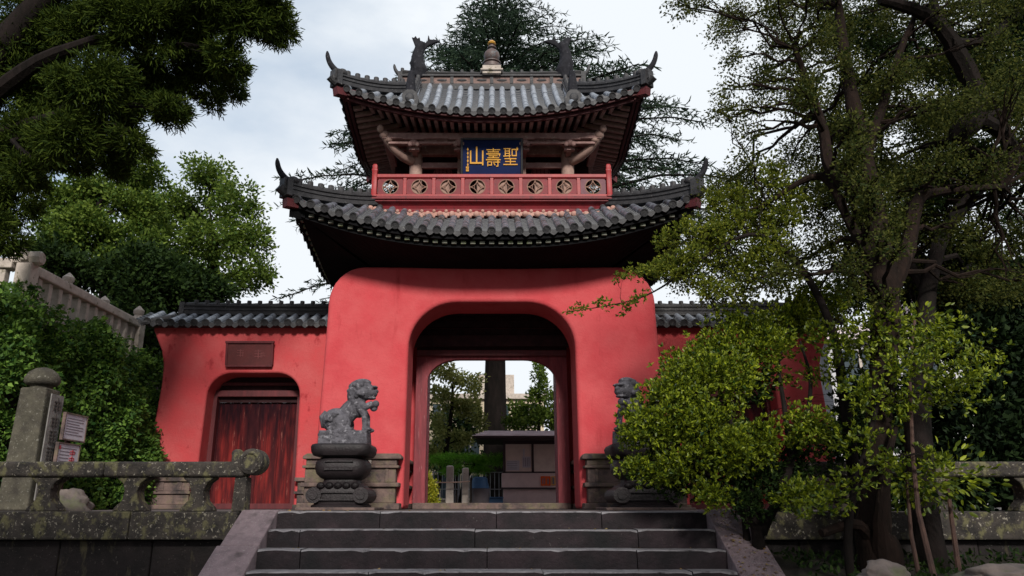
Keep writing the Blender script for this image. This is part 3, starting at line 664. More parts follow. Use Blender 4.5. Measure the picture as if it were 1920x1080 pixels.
# balcony
m = MB()
def skirt(pl, x0):  # concave skirt swept round
    pass
prof = [(.0, 5.60), (.0, 5.545), (-.035, 5.54), (-.035, 5.51), (-.09, 5.49), (-.13, 5.45), (-.15, 5.40), (-.152, 5.37), (-.13, 5.34), (-.10, 5.28), (-.09, 5.20)]
vs = []
for o_, z in prof:
    hx, hy0, hy1 = 2.27 + o_, 12.86 - o_, 15.75 + o_
    vs += [(-hx, hy0, z), (hx, hy0, z), (hx, hy1, z), (-hx, hy1, z)]
m.add(vs, [(i * 4 + k, i * 4 + (k + 1) % 4, (i + 1) * 4 + (k + 1) % 4, (i + 1) * 4 + k) for i in range(len(prof) - 1) for k in range(4)] + [(0, 1, 2, 3)])
m.build('balcony_skirt', REDP, gate)
bal = thing_part('balcony_railing')
ZR0, ZR1 = 5.60, 6.02
def coin_panel(c, hw, z0, z1, R, broken, faded):
    """board pierced by a round opening holding a four-petalled lattice; local x along the board"""
    M = Matrix.Translation(Vector(c)) @ R.to_4x4(); zc = (z0 + z1) / 2; r = .152; n = 32; m = MB()
    def sq(a):
        ca, sa = math.cos(a), math.sin(a); k = 1e9
        if abs(ca) > 1e-6: k = min(k, hw / abs(ca))
        if abs(sa) > 1e-6: k = min(k, ((z1 - z0) / 2) / abs(sa))
        return (ca * k, (z0 + z1) / 2 + sa * k)
    vs = []
    for y in (-.012, .012):
        for k in range(n):
            a = 2 * math.pi * (k + .5) / n; x, z = sq(a); vs.append(M @ Vector((x, y, z)))
        for k in range(n):
            a = 2 * math.pi * (k + .5) / n; vs.append(M @ Vector((r * math.cos(a), y, zc + r * math.sin(a))))
    m.add(vs, [(k, (k + 1) % n, n + (k + 1) % n, n + k) for k in range(n)] + [(2 * n + k, 3 * n + k, 3 * n + (k + 1) % n, 2 * n + (k + 1) % n) for k in range(n)] + [(n + k, n + (k + 1) % n, 3 * n + (k + 1) % n, 3 * n + k) for k in range(n)] + [(k, 2 * n + k, 2 * n + (k + 1) % n, (k + 1) % n) for k in range(n)])
    pn = m.build('panel', MAUVE if faded else REDP, bal)
    m = MB()
    m.tube([M @ Vector((r * .97 * math.cos(a), -.008, zc + r * .97 * math.sin(a))) for a in [2 * math.pi * k / 28 for k in range(29)]], .010, 6)
    for q in range(4):
        a0 = q * math.pi / 2; cx_, cz_ = r * math.sqrt(2) * math.cos(a0 + math.pi / 4), r * math.sqrt(2) * math.sin(a0 + math.pi / 4)
        pts = []
        for k in range(9):
            a = a0 + math.pi / 4 + math.pi + (k / 8 - .5) * math.pi / 2; pts.append(M @ Vector((cx_ + r * math.cos(a), -.002, zc + cz_ + r * math.sin(a))))
        m.tube(pts, .009, 6)
    for q in range(3): m.tube([M @ Vector((-.05 + .05 * q, .004, zc - .06)), M @ Vector((-.05 + .05 * q, .004, zc + .06))], .005, 5)
    m.build('lattice', TAN, bal)
    if broken:    # plain backing board still in place behind part of the opening
        m = MB(); m.box(-.14 if broken < 0 else -.01, .02 if broken < 0 else .14, .03, .045, z0 + .02, z1 - .02, M); m.build('backing_board', TAN, bal)
I3 = Matrix.Identity(3)
ph = 2.17 * 2 / 8
for k in range(8):
    coin_panel((-2.17 + ph * (k + .5), 12.90, 0), ph / 2 - .033, ZR0 + .02, ZR1 - .055, I3, (0, -1, -1, 1, -1, 1, 1, 0)[k], k == 7)
for s in (-1, 1):
    for k in range(5): coin_panel((s * 2.20, 12.93 + .55 * (k + .5), 0), .55 / 2 - .033, ZR0 + .02, ZR1 - .055, Matrix.Rotation(rad(90), 3, 'Z'), 0, False)
for k in range(1, 8): m = MB(); m.box(-2.17 + ph * k - .033, -2.17 + ph * k + .033, 12.87, 12.93, ZR0, ZR1 - .045); m.build('rail_post', REDR, bal, bevel=.006)
for s in (-1, 1):
    for k in range(1, 5): m = MB(); m.box(s * 2.2 - .03, s * 2.2 + .03, 12.93 + .55 * k - .033, 12.93 + .55 * k + .033, ZR0, ZR1 - .045); m.build('rail_post', REDR, bal)
    m = MB(); m.box(s * 2.2 - .035, s * 2.2 + .035, 12.96, 15.65, ZR1 - .04, ZR1 + .02); m.box(s * 2.2 - .035, s * 2.2 + .035, 12.96, 15.65, ZR0 - .008, ZR0 + .03); m.build('side_rail', REDR, bal)
m = MB(); m.box(-2.15, 2.15, 12.855, 12.945, ZR1 - .045, ZR1 + .02); m.box(-2.15, 2.15, 12.862, 12.938, ZR0 - .008, ZR0 + .035); m.box(-2.15, 2.15, 12.87, 12.93, ZR1 - .06, ZR1 - .05); m.build('handrail', REDR, bal, bevel=.008)
for s in (-1, 1):
    m = MB(); m.lathe([(0, .065), (.02, .065), (.04, .052), (.50, .050), (.52, .058), (.55, .058), (.57, .045), (.62, .05), (.66, .035)], (s * 2.2, 12.90, ZR0 - .008), 16, p=5); m.build('end_post', REDR, bal, smooth=True)
# --- name board
nb = thing('name_board', 'navy blue name board with three large gold characters under the upper eaves', 'sign', (0, 13.12, 6.5))
Rb = Matrix.Translation((0, 13.12, 6.50)) @ Matrix.Rotation(rad(12), 4, 'X')
m = MB(); m.box(-.56, .56, -.02, .02, -.33, .36, Rb); m.build('board', NAVY, nb)
m = MB()
for a in ((-.60, -.555, -.35, .38), (.555, .60, -.35, .38)): m.box(a[0], a[1], -.045, .03, a[2], a[3], Rb)
m.box(-.555, .555, -.045, .03, .345, .385, Rb); m.box(-.555, .555, -.045, .03, -.365, -.325, Rb); m.build('frame', BLACKP, nb, bevel=.008)
m = MB()
T = lambda x, z, sx=1, sz=1: Rb @ Matrix.Translation((x, -.030, z)) @ Matrix.Rotation(rad(90), 4, 'X') @ Matrix.Diagonal((sx, sz, 1, 1))
glyph(m, '聖', T(.36, -.01, 1, 1.28), .30, .008, -.001); glyph(m, '壽', T(.03, -.03, 1, 1.28), .31, .008, -.001); glyph(m, '山', T(-.29, 0, 1, 1.22), .33, .008, .001)
for k in range(6): z = .16 - k * .075; m.box(-.475, -.445, -.035, -.02, z - .012, z + .012, Rb); m.box(-.468, -.452, -.036, -.02, z - .03, z + .03, Rb)
m.box(-.495, -.440, -.036, -.02, -.27, -.23, Rb); m.box(-.495, -.440, -.036, -.02, -.215, -.175, Rb); m.ball(Rb @ Vector((.49, -.03, .17)), (.02, .01, .04), 8, 6)
m.build('gold_characters', GOLD, nb)

# ================================================================== SIDE WALLS
def wing(s, label):
    t = thing('side_wall', label, 'wall', (s * 4.6, 14.3, 0))
    o_ = [(2.95, 0), (2.95, 3.40), (6.50, 3.40), (6.50, 3.30), (6.40, 3.10), (6.30, 2.90), (6.235, 2.65), (6.22, 2.3), (6.26, 1.6), (6.32, .8), (6.36, 0)]
    ip = arc(4.48 + .87 - .45, 2.47 - .42, .45, 0, 90, 8, .42) + arc(4.48 - .87 + .45, 2.47 - .42, .45, 90, 180, 8, .42)
    pl = o_ + [(4.48 + .90, 0)] + ip + [(4.48 - .90, 0)]
    m = MB(); m.prism([(s * a, b) for a, b in pl][::s], 14.0, 14.75); m.build('wall_panel', REDW, t, smooth=True, bevel=.04, seg=3)
    # door
    m = MB()
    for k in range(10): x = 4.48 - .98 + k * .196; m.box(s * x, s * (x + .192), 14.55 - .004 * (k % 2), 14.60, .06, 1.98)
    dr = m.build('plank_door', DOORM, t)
    m = MB(); m.box(s * 3.55, s * 5.41, 14.50, 14.545, 1.98, 2.5); m.build('transom', WOODD, t)
    m = MB(); m.box(s * 3.52, s * 5.42, 14.40, 14.50, 2.08, 2.2); m.box(s * 3.52, s * 5.42, 14.44, 14.5, 2.3, 2.36)
    for q in (3.62, 5.28): m.box(s * q, s * (q + .12), 14.38, 14.54, 0, 2.08)
    m.box(s * 3.5, s * 5.4, 14.35, 14.54, 0, .10); m.build('door_frame', DRED, t, bevel=.008)
    # plinth blocks
    for (a, b) in ((5.44, 6.46), (3.08, 3.50)):
        m = MB(); f = lambda u0, u1, y0, z0, z1: m.box(min(s * u0, s * u1), max(s * u0, s * u1), y0, 14.85, z0, z1)
        f(a - .03, b + .05, 13.82, 0, .08); f(a, b, 13.90, .08, .26); f(a - .03, b + .05, 13.86, .26, .31); f(a, b, 13.90, .31, .48); f(a - .03, b + .05, 13.85, .48, .55)
        if b - a > .6:
            for q in (.18, .5, .82): x = a + (b - a) * q; m.box(min(s * (x - .05), s * (x + .05)), max(s * (x - .05), s * (x + .05)), 13.885, 13.93, .315, .475)
        m.build('plinth', STONEP, t, bevel=.012)
    # roof: gable tiles front and back, verge rows, ridge
    rf = Roof(99, 9, 3.42, .40, .05, 0, 1, 1, 0)
    class WR:
        s1 = .40; q = .05
        def pt(w_, side, tt, d, dz=0):
            y = 13.80 + d if side == 0 else 14.95 - d; return Vector((s * 4.76 + tt, y, 3.40 + .42 * d + .10 * d * d + dz + .05 * max(0, (abs(tt + s * 0) - 1.2) / .7) ** 2 * (1 if tt * s > 0 else 0)))
    wr = WR(); mb, mp, mt = MB(), MB(), MB()
    for side in (0, 1): tile_side(wr, side, 1.84, lambda q: .575 if True else 0, .222, .06, mb, mp, mt, seg=.2)
    rt = mb.build('roof_tiles', TILEU, t, smooth=True); mp.build('pan_tiles', PAN, rt); mt.build('eave_end_tiles', TILED, rt, smooth=True, angle=30)
    m = MB(); pts = [Vector((s * (2.93 + (6.10 - 2.93) * i / 12), 14.375, 3.67 + .03 * (i / 12) ** 3)) for i in range(13)]
    ridge_run(pts, m, .17, .20, .05); m.box(min(s * 6.08, s * 6.18), max(s * 6.08, s * 6.18), 14.27, 14.48, 3.62, 3.94)
    m.build('ridge', TILED, rt, smooth=True, angle=35)
    m = MB()      # verge: rows of tiles turned sideways at the outer end
    for k in range(2): m.tube([(s * (6.12), 14.05 + .0 - k * .16, 3.58 - k * .06), (s * (6.66), 13.98 - k * .16, 3.46 - k * .05)], [.055, .062], 9)
    for k in range(2): m.tube([(s * (6.12), 14.70 + k * .16, 3.58 - k * .06), (s * (6.66), 14.76 + k * .16, 3.46 - k * .05)], [.055, .062], 9)
    for z, y0, y1 in ((3.40, 13.86, 14.90),): m.box(min(s * 2.95, s * 6.56), max(s * 2.95, s * 6.56), y0, y1, 3.345, 3.40)
    m.box(min(s * 6.45, s * 6.62), max(s * 6.45, s * 6.62), 13.84, 14.92, 3.40, 3.45)
    m.build('verge_tiles', TILED, rt, smooth=True, angle=35)
    return t
wing(-1, 'red side wall left of the gate with an arched weathered door, a plaque and a tiled top')
wing(1, 'red side wall half hidden behind the shrub and trees right of the gate')
pq = thing('plaque', 'small dark red plaque tilted over the arched side door', 'plaque', (-4.58, 13.98, 2.8))
Rp = Matrix.Translation((-4.585, 13.93, 2.82)) @ Matrix.Rotation(rad(8), 4, 'X')
m = MB(); m.box(-.42, .42, -.02, .03, -.22, .22, Rp); m.build('board', mat('plaque_wood', (.11, .018, .018), (.075, .014, .014), 6, .6), pq)
m = MB(); m.box(-.46, .46, -.05, .03, .20, .245, Rp); m.box(-.44, .44, -.04, .03, -.245, -.21, Rp); m.box(-.45, -.41, -.04, .03, -.21, .20, Rp); m.box(.41, .45, -.04, .03, -.21, .20, Rp); m.build('frame', DRED, pq, bevel=.006)
m = MB()
def pseudo(m, cx_, cz, w_, M, n=3, y=-.028):
    for k in range(n): z = cz - w_ / 2 + w_ * (k + .5) / n; m.box(cx_ - w_ * .45, cx_ + w_ * .45, y, y + .006, z - w_ * .045, z + w_ * .045, M)
    m.box(cx_ - w_ * .05, cx_ + w_ * .05, y - .001, y + .006, cz - w_ * .55, cz + w_ * .5, M); m.box(cx_ + w_ * .3, cx_ + w_ * .38, y - .002, y + .006, cz - w_ * .5, cz + w_ * .2, M)
pseudo(m, .17, .0, .16, Rp); pseudo(m, .26, -.01, .10, Rp, 2); pseudo(m, -.17, .02, .14, Rp)
m.build('raised_characters', mat('plaque_relief', (.19, .05, .05), None, 6, .6), pq)
# ================================================================== GROUND, STAIRS, RETAINING WALLS
GZ = -1.53
m = MB(); m.add([(-300, -60, GZ), (300, -60, GZ), (300, 400, GZ), (-300, 400, GZ)], [(0, 1, 2, 3)]); struct(m.build('ground', GRASSG))
m = MB()
m.box(-40, 40, 8.42, 60, GZ - .2, -.30); m.box(-2.2, 2.2, 8.30, 8.42, GZ - .2, -.31)
struct(m.build('terrace_fill', SOIL))
m = MB(); m.box(-40, 40, 8.36, 60, -.30, -.004); struct(m.build('terrace_paving', PAVE))
m = MB(); m.add([(-40, 16.5, .002), (40, 16.5, .002), (40, 59, .002), (-40, 59, .002)], [(0, 1, 2, 3)]); struct(m.build('garden_ground', SOIL))
RZ, TR, Y0 = .17, .30, 8.0
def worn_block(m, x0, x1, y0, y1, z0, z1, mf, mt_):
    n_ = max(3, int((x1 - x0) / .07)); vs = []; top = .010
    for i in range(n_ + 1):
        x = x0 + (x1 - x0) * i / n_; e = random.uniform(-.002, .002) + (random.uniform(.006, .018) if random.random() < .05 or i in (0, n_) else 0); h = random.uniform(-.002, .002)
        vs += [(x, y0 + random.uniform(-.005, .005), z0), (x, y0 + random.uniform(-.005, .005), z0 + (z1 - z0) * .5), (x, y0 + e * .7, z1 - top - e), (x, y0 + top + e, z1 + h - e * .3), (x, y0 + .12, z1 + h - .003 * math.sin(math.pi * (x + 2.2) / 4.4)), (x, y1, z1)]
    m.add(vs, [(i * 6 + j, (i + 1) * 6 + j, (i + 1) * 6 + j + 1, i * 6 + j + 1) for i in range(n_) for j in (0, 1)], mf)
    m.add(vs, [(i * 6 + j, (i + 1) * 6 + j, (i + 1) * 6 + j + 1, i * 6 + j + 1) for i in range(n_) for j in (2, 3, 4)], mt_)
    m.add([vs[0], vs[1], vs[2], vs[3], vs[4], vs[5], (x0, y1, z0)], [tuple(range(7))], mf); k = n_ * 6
    m.add([vs[k], vs[k + 1], vs[k + 2], vs[k + 3], vs[k + 4], vs[k + 5], (x1, y1, z0)], [tuple(range(6, -1, -1))], mf)
st = thing('stone_staircase', 'dark worn stone steps with pale tread edges climbing to the gate', 'stairs', (0, 7, GZ))
for k in range(9):
    m = MB(); z1 = -k * RZ; y0 = Y0 - k * TR; random.seed(30 + k)
    cuts = [-2.2] + sorted([random.uniform(-1.9, -.5), random.uniform(-.3, .9), random.uniform(1.1, 1.95)]) + [2.2]
    for i in range(4):
        a, b = cuts[i] + .004, cuts[i + 1] - .004; dz = random.uniform(-.004, .003); dy = random.uniform(-.008, .008)
        worn_block(m, a, b, y0 + dy, y0 + TR + .06, z1 - RZ, z1 + dz, 0, 1)
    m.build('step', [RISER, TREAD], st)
for s in (-1, 1):
    m = MB()
    def chk(y, w0=2.20, w1=2.58):
        z = min(0, -(8.0 - y) * RZ / TR * 1.02) + .015; return z
    ys = [8.36, 8.02, 7.45, 6.72, 5.9, 5.2]
    for i in range(len(ys) - 1):
        ya, yb = ys[i], ys[i + 1] + .006; za, zb = chk(ya), chk(yb)
        wa = 2.57 + .03 * (i > 1)
        m.add([(s * 2.20, ya, za), (s * wa, ya, za), (s * wa, yb, zb), (s * 2.20, yb, zb), (s * 2.20, ya, GZ), (s * wa, ya, GZ), (s * wa, yb, GZ), (s * 2.20, yb, GZ)], [(0, 1, 2, 3), (4, 7, 6, 5), (0, 4, 5, 1), (1, 5, 6, 2), (2, 6, 7, 3), (3, 7, 4, 0)])
    m.build('cheek', CHEEK, st, bevel=.012)
def retaining(s, label):
    t = thing('retaining_wall', label, 'wall', (s * 5, 8.1, GZ)); random.seed(4 + s)
    m = MB(); x = 2.60
    while x < 22:
        w_ = random.uniform(.9, 1.7); m.box(min(s * x, s * (x + w_ - .008)), max(s * x, s * (x + w_ - .008)), 7.95 + random.uniform(-.006, .006), 8.36, -.275, 0 - random.uniform(0, .006)); x += w_
    m.build('coping', MOSSY, t, bevel=.014)
    m = MB(); x = 2.60; z = -.285
    for row, hgt in enumerate((.42, .46, .45)):
        x = 2.60 - .3 * row * 0
        while x < 22:
            w_ = random.uniform(.5, 1.15); m.box(min(s * x, s * (x + w_ - .01)), max(s * x, s * (x + w_ - .01)), 8.06 + random.uniform(-.012, .012), 8.40, z - hgt + .01, z); x += w_
        z -= hgt
    m.build('wall_blocks', WALLM, t, bevel=.016)
    return t
retaining(-1, 'mossy dark retaining wall with dirty squared blocks left of the stairs')
retaining(1, 'dark retaining wall in shade behind the tree trunks right of the stairs')
def balustrade(s, label):
    t = thing('stone_balustrade', label, 'balustrade', (s * 4, 8.12, 0))
    m = MB(); x0, x1 = 2.58, 8.5 if s < 0 else 9.5
    xs = [2.58, 4.05, 5.6, 7.1, x1]
    for a, b in zip(xs[:-1], xs[1:]): m.box(min(s * a, s * (b - .006)), max(s * a, s * (b - .006)), 7.99, 8.25, .345, .50)
    m.build('top_rail', MOSSY, t, bevel=.03, seg=3)
    m = MB()
    M = Matrix.Translation((s * 2.52, 8.12, .50)) @ Matrix.Rotation(rad(90), 4, 'X')
    pr = [(-.14, .07), (-.15, .10), (-.14, .125), (-.10, .135), (.10, .135), (.14, .125), (.15, .10), (.14, .07)]
    o = len(m.v); m.lathe(pr, (0, 0, 0), 22); m.v = [tuple(M @ Vector(q)) for q in m.v]
    m.box(min(s * 2.5, s * 2.72), max(s * 2.5, s * 2.72), 8.0, 8.24, .40, .58); m.ball((s * 2.70, 8.12, .585), (.055, .12, .05)); [m.tube([(s * 2.52 + .09 * math.cos(a), 7.975, .50 + .09 * math.sin(a)) for a in [.6 * q for q in range(11)]], .014, 6)]
    m.build('scroll_end', MOSSY, t, smooth=True, bevel=0, angle=35)
    for x in (2.62, 3.06, 3.75, 4.65, 5.6, 6.5, 7.4):
        m = MB(); pl = []
        if x == 2.62: pl = [(-.07, 0), (-.06, .345), (.06, .345), (.07, 0)]
        else: pl = [(-.17, 0), (-.15, .04), (-.08, .11), (-.065, .20), (-.09, .28), (-.15, .325), (-.16, .345), (.16, .345), (.15, .325), (.09, .28), (.065, .20), (.08, .11), (.15, .04), (.17, 0)]
        m.prism([(s * x + a, b) for a, b in pl], 8.03, 8.22); m.build('baluster', MOSSY, t, bevel=.012)
balustrade(-1, 'low mossy stone balustrade left of the stairs ending in a round scroll')
balustrade(1, 'low dark stone balustrade right of the stairs behind the shrub stems')

# ================================================================== GUARDIAN LIONS
m = MB()
m.prism([(-.36, .0), (-.35, .20), (.34, .20), (.36, .0)], -.22, .22)
B = lambda c, r, M=None: m.ball(c, r, 16, 10, M=M)
RY = lambda a: Matrix.Rotation(rad(a), 3, 'Y')
B((-.14, 0, .36), (.22, .20, .19)); B((-.06, .14, .30), (.16, .08, .16)); B((-.06, -.14, .30), (.16, .08, .16))
B((.01, 0, .46), (.145, .15, .27), RY(32)); B((.14, 0, .59), (.135, .145, .20), RY(12)); B((.19, 0, .53), (.08, .12, .13))
m.tube([(-.22, 0, .30), (-.33, .0, .30), (-.36, 0, .42), (-.31, 0, .50)], [.07, .06, .05, .03], 8)
for y in (-.11, .11): m.tube([(.20, y, .56), (.29, y, .42), (.30, y, .28), (.30, y, .20)], [.065, .05, .042, .048], 10); B((.335, y, .225), (.075, .06, .035)); B((.03, y * 1.5, .225), (.10, .055, .035))
m.tube([(.18, -.10, .60), (.30, -.13, .55), (.40, -.10, .60)], [.07, .055, .05], 10); B((.44, -.08, .60), (.055, .055, .055)); B((.41, -.05, .55), (.06, .05, .06))
B((.24, 0, .80), (.165, .15, .145)); B((.36, 0, .765), (.09, .10, .07)); B((.355, 0, .695), (.075, .085, .025)); B((.36, .05, .80), (.06, .03, .02)); B((.36, -.05, .80), (.06, .03, .02)); B((.40, 0, .86), (.05, .11, .025)); B((.22, 0, .93), (.13, .12, .06)); B((.43, 0, .80), (.035, .05, .03)); B((.13, 0, .74), (.14, .15, .18)); B((.36, .07, .84), (.04, .035, .03)); B((.36, -.07, .84), (.04, .035, .03))
B((.18, .13, .86), (.05, .03, .06)); B((.18, -.13, .86), (.05, .03, .06))
random.seed(5)
for i in range(95):
    a = random.uniform(0, 6.28); e = random.uniform(-.6, 1.5); d = Vector((math.cos(a) * math.cos(e), math.sin(a) * math.cos(e), math.sin(e)))
    if d.x > .35 and d.z < .75: continue
    B((.20 + d.x * .18, d.y * .165, .79 + d.z * .16), (.037, .037, .037))
for i in range(60):
    a = random.uniform(0, 6.28); t_ = random.uniform(0, 1); B((-.06 - .1 * t_ + .15 * math.cos(a) * .7, (-.20 if i % 2 else .20) + .0, .32 + .13 * math.sin(a)), (.035, .022, .022))
for i in range(22): B((-.33 + .6 * random.random() * .5, -.215, .03 + .15 * random.random()), (.045, .02, .03))
for i in range(10): B((.03 + .14 * i / 9 - .05, 0, .30 + 0), (.01, .01, .01)) if 0 else None
LX, LY = 2.17, 11.25
lion = m.build('guardian_lion', STONEG, None, remesh=.008)
for v in lion.data.vertices: pass
lion.location = (-LX, LY, .915)
tag(lion, 'grey stone guardian lion seated in profile in full view left of the arch', 'statue', 'guardian lions flanking the gate')
li2 = lion.copy(); COL.objects.link(li2); li2.location = (LX + .02, LY, .915); li2.scale = (-1, 1, 1); li2.rotation_euler = (0, 0, rad(38))
li2['label'] = 'dark guardian lion right of the arch with its body hidden by the shrub'
pd = thing('lion_pedestal', 'black carved pedestal under the left lion, plainly visible', 'pedestal', (-LX, LY, 0), 'carved pedestals under the lions')
def pc(name, prof, p, sx=1, sy=1, extra=None, n=40):
    m = MB(); m.lathe(prof, (-LX, LY, 0), n, p=p, sx=sx, sy=sy)
    if extra: extra(m)
    m.build(name, STONED, pd, smooth=True, angle=50)
pc('top_slab', [(.745, .36), (.75, .40), (.80, .43), (.87, .44), (.905, .425), (.915, .40)], 6)
def cushion(m):
    for a in (-1, 1): m.beam((-LX - .20, LY - .385, .61 + a * .055), (-LX + .20, LY - .385, .61 + a * .055), .03, .018); m.beam((-LX + a * .20, LY - .385, .56), (-LX + a * .20, LY - .385, .665), .03, .02)
pc('cushion', [(.42, .25), (.44, .30), (.50, .36), (.58, .385), (.66, .375), (.71, .33), (.735, .29), (.745, .29)], 4, extra=cushion)
def base(m):
    for a in (-1, 1):
        m.tube([(-LX + a * .33, LY - .40, .20), (-LX + a * .33, LY + .40, .20)], .11, 14); m.tube([(-LX + a * .33, LY - .42, .20), (-LX + a * .33, LY - .40, .20)], .06, 12)
        for k in range(5): m.ball((-LX - .24 + .12 * k, LY - .37, .33), (.06, .04, .05), 10, 6)
    m.beam((-LX - .24, LY - .39, .14), (-LX + .24, LY - .39, .14), .03, .02); m.beam((-LX - .24, LY - .39, .24), (-LX + .24, LY - .39, .24), .03, .02)
pc('base', [(0, .39), (.06, .40), (.08, .36), (.12, .37), (.28, .38), (.34, .34), (.38, .26), (.42, .25)], 5, extra=base)
m = MB(); m.box(-LX - .55, -LX + .55, LY - .5, LY + .5, -.002, .035); m.build('footing_slab', STONEP, pd, bevel=.008)
p2 = copy_tree(pd); p2.location = (LX + .02, LY, 0); p2.scale = (-1.12, 1.12, 1); p2['label'] = 'black carved pedestal of the right lion, partly behind the shrub'

# ================================================================== LEFT SIDE: pillar, notices, boulder, upper balustrade, ivy
pl = thing('inscribed_pillar', 'tall square stone pillar with domed cap and engraved characters behind the balustrade', 'pillar', (-5.88, 9.7, 0))
m = MB(); m.lathe([(0, .225), (1.50, .195), (1.52, .185)], (-5.88, 9.72, 0), 4, rot=math.pi / 4, sx=1.22, sy=1.22); m.build('shaft', PILL, pl, bevel=.02)
m = MB(); m.lathe([(1.50, .13), (1.56, .135), (1.565, .18), (1.60, .21), (1.66, .21), (1.73, .17), (1.78, .10), (1.80, .03)], (-5.88, 9.72, 0), 24); m.build('cap', PILL, pl, smooth=True, angle=50)
m = MB(); m.box(-5.655, -5.640, 9.58, 9.86, .12, 1.44, Matrix.Rotation(0, 4, "X")); m.build('inscription_panel', PILLF, pl)
m = MB(); Mi = Matrix.Translation((-5.632, 9.72, 0)) @ Matrix.Rotation(rad(90), 4, 'Z')
random.seed(3)
for k in range(6):
    zc = 1.32 - k * .21
    for q in range(random.randint(3, 4)): m.box(-.08, .08, -.004, .006, zc - .07 + q * .045, zc - .055 + q * .045, Mi)
    m.box(-.01, .01, -.005, .006, zc - .09, zc + .085, Mi); m.box(.05, .065, -.005, .006, zc - .08, zc + .03, Mi); m.box(-.075, -.06, -.005, .006, zc - .08, zc + .01, Mi)
m.build('engraved_characters', mat('engraving_shade', (.07, .06, .055), None, 6, .9), pl)
def board(name, label, y0, y1, z0, z1, red):
    t = thing(name, label, 'notice board', (-5.58, (y0 + y1) / 2, z0), 'notices on the post beside the pillar')
    X = -5.58; m = MB(); m.box(X - .02, X, y0, y1, z0, z1); m.build('sheet', WHITE, t)
    m = MB()
    for a in ((y0 - .018, y0, z0 - .018, z1 + .018), (y1, y1 + .018, z0 - .018, z1 + .018)): m.box(X - .03, X + .012, *a)
    m.box(X - .03, X + .012, y0, y1, z1, z1 + .018); m.box(X - .03, X + .012, y0, y1, z0 - .018, z0); m.build('frame', STONEP, t)
    m = MB(); n_ = 7
    for k in range(n_):
        z = z1 - .05 - (z1 - z0 - .08) * k / n_
        if red and k > 1:
            m.box(X, X + .003, y0 + .05, y0 + (y1 - y0) * .55, z - .006, z + .004)
        else: m.box(X, X + .003, y0 + .05, y1 - .06 - .1 * (k % 3 == 2), z - .006, z + .004)
    m.build('text_lines', INK, t)
    if red:
        m = MB(); yy = y1 - .15
        for k in range(3):
            z = z1 - .09 - k * .085; m.box(X, X + .004, yy - .06, yy + .06, z - .03, z - .018, None); m.box(X, X + .004, yy - .06, yy + .06, z, z + .012); m.box(X, X + .004, yy - .012, yy + .012, z - .04, z + .03); m.box(X, X + .004, yy + .04, yy + .055, z - .03, z + .01)
        m.box(X, X + .004, y0 + .02, y0 + .06, z1 - .07, z1 - .02); m.build('red_marks', REDINK, t)
board('notice_board', 'upper framed white notice right of the inscribed pillar', 9.86, 10.38, .90, 1.22, False)
board('notice_board', 'lower framed white notice with red marks right of the inscribed pillar', 9.80, 10.30, .46, .83, True)
np_ = thing('notice_post', 'thin wooden post carrying the two white notices', 'post', (-5.64, 10.1, 0)); m = MB(); m.box(-5.66, -5.615, 10.06, 10.12, 0, 1.22); m.box(-5.66, -5.615, 9.95, 10.3, 1.06, 1.10); m.build('upright', WOODD, np_)
def rock(name, c, r, label, seed, m_=ROCKM, kind='boulder'):
    bm = bmesh.new(); bmesh.ops.create_icosphere(bm, subdivisions=4, radius=1); random.seed(seed)
    from mathutils import noise
    for v in bm.verts:
        n_ = noise.fractal(v.co * 1.3 + Vector((seed, 0, 0)), .8, 2.0, 6) * .30 + noise.cell(v.co * 2 + Vector((seed, 0, 0))) * .04; v.co *= 1 + n_; v.co = Vector((v.co.x * r[0], v.co.y * r[1], v.co.z * r[2]))
    me = bpy.data.meshes.new(name); bm.to_mesh(me); bm.free(); me.materials.append(m_)
    for p in me.polygons: p.use_smooth = True
    o = bpy.data.objects.new(name, me); COL.objects.link(o); o.location = c; tag(o, label, kind); return o
rock('boulder', (-5.05, 9.2, .02), (.30, .26, .22), 'rounded purple-brown boulder seen between the left balusters', 3)
rock('boulder', tuple(P(1655, 1085, 6.0)), (.17, .16, .12), 'pale round rock at the foot of the forked trunk', 8)
rock('boulder', tuple(P(1895, 1086, 5.6)), (.34, .28, .10), 'flat pale rock at the bottom right corner', 12)
# terrace hill on the left with its balustrade
m = MB(); m.box(-30, -7.0, 10.7, 18.2, -.1, 2.75); struct(m.build('upper_terrace', SOIL))
def hb(name, label, p0, p1, nb, grp='balustrades of the upper terrace'):
    t = thing(name, label, 'balustrade', p0, grp); p0, p1 = Vector(p0), Vector(p1); d = (p1 - p0); ln = d.length; d.normalize()
    m = MB(); m.beam(p0 + Vector((0, 0, .80)), p1 + Vector((0, 0, .80)), .22, .14); m.beam(p0 + Vector((0, 0, .885)), p1 + Vector((0, 0, .885)), .15, .035); m.build('top_rail', PALE, t, bevel=.02)
    m = MB(); m.beam(p0 + Vector((0, 0, .06)), p1 + Vector((0, 0, .06)), .26, .14); m.build('bottom_rail', PALE, t, bevel=.02)
    for k in range(nb):
        c = p0 + d * (ln * (k + .5) / nb); R = Matrix.Rotation(math.atan2(d.y, d.x), 3, 'Z')
        m = MB(); m.cbox(c + Vector((0, 0, .43)), (.10, .13, .60), R); m.build('baluster', PALE, t, bevel=.015)
    return t
hb('stone_balustrade', 'pale stone balustrade receding along the top of the ivy bank', (-7.12, 11.05, 2.74), (-7.12, 14.5, 2.74), 12)
hb('stone_balustrade', 'short pale balustrade at the left picture edge with a drum end', (-7.3, 10.9, 2.80), (-11, 10.9, 2.80), 12)
hb('stone_balustrade', 'far pale balustrade behind the receding one, with post caps', (-7.85, 12.2, 3.0), (-7.85, 17.5, 3.0), 16)
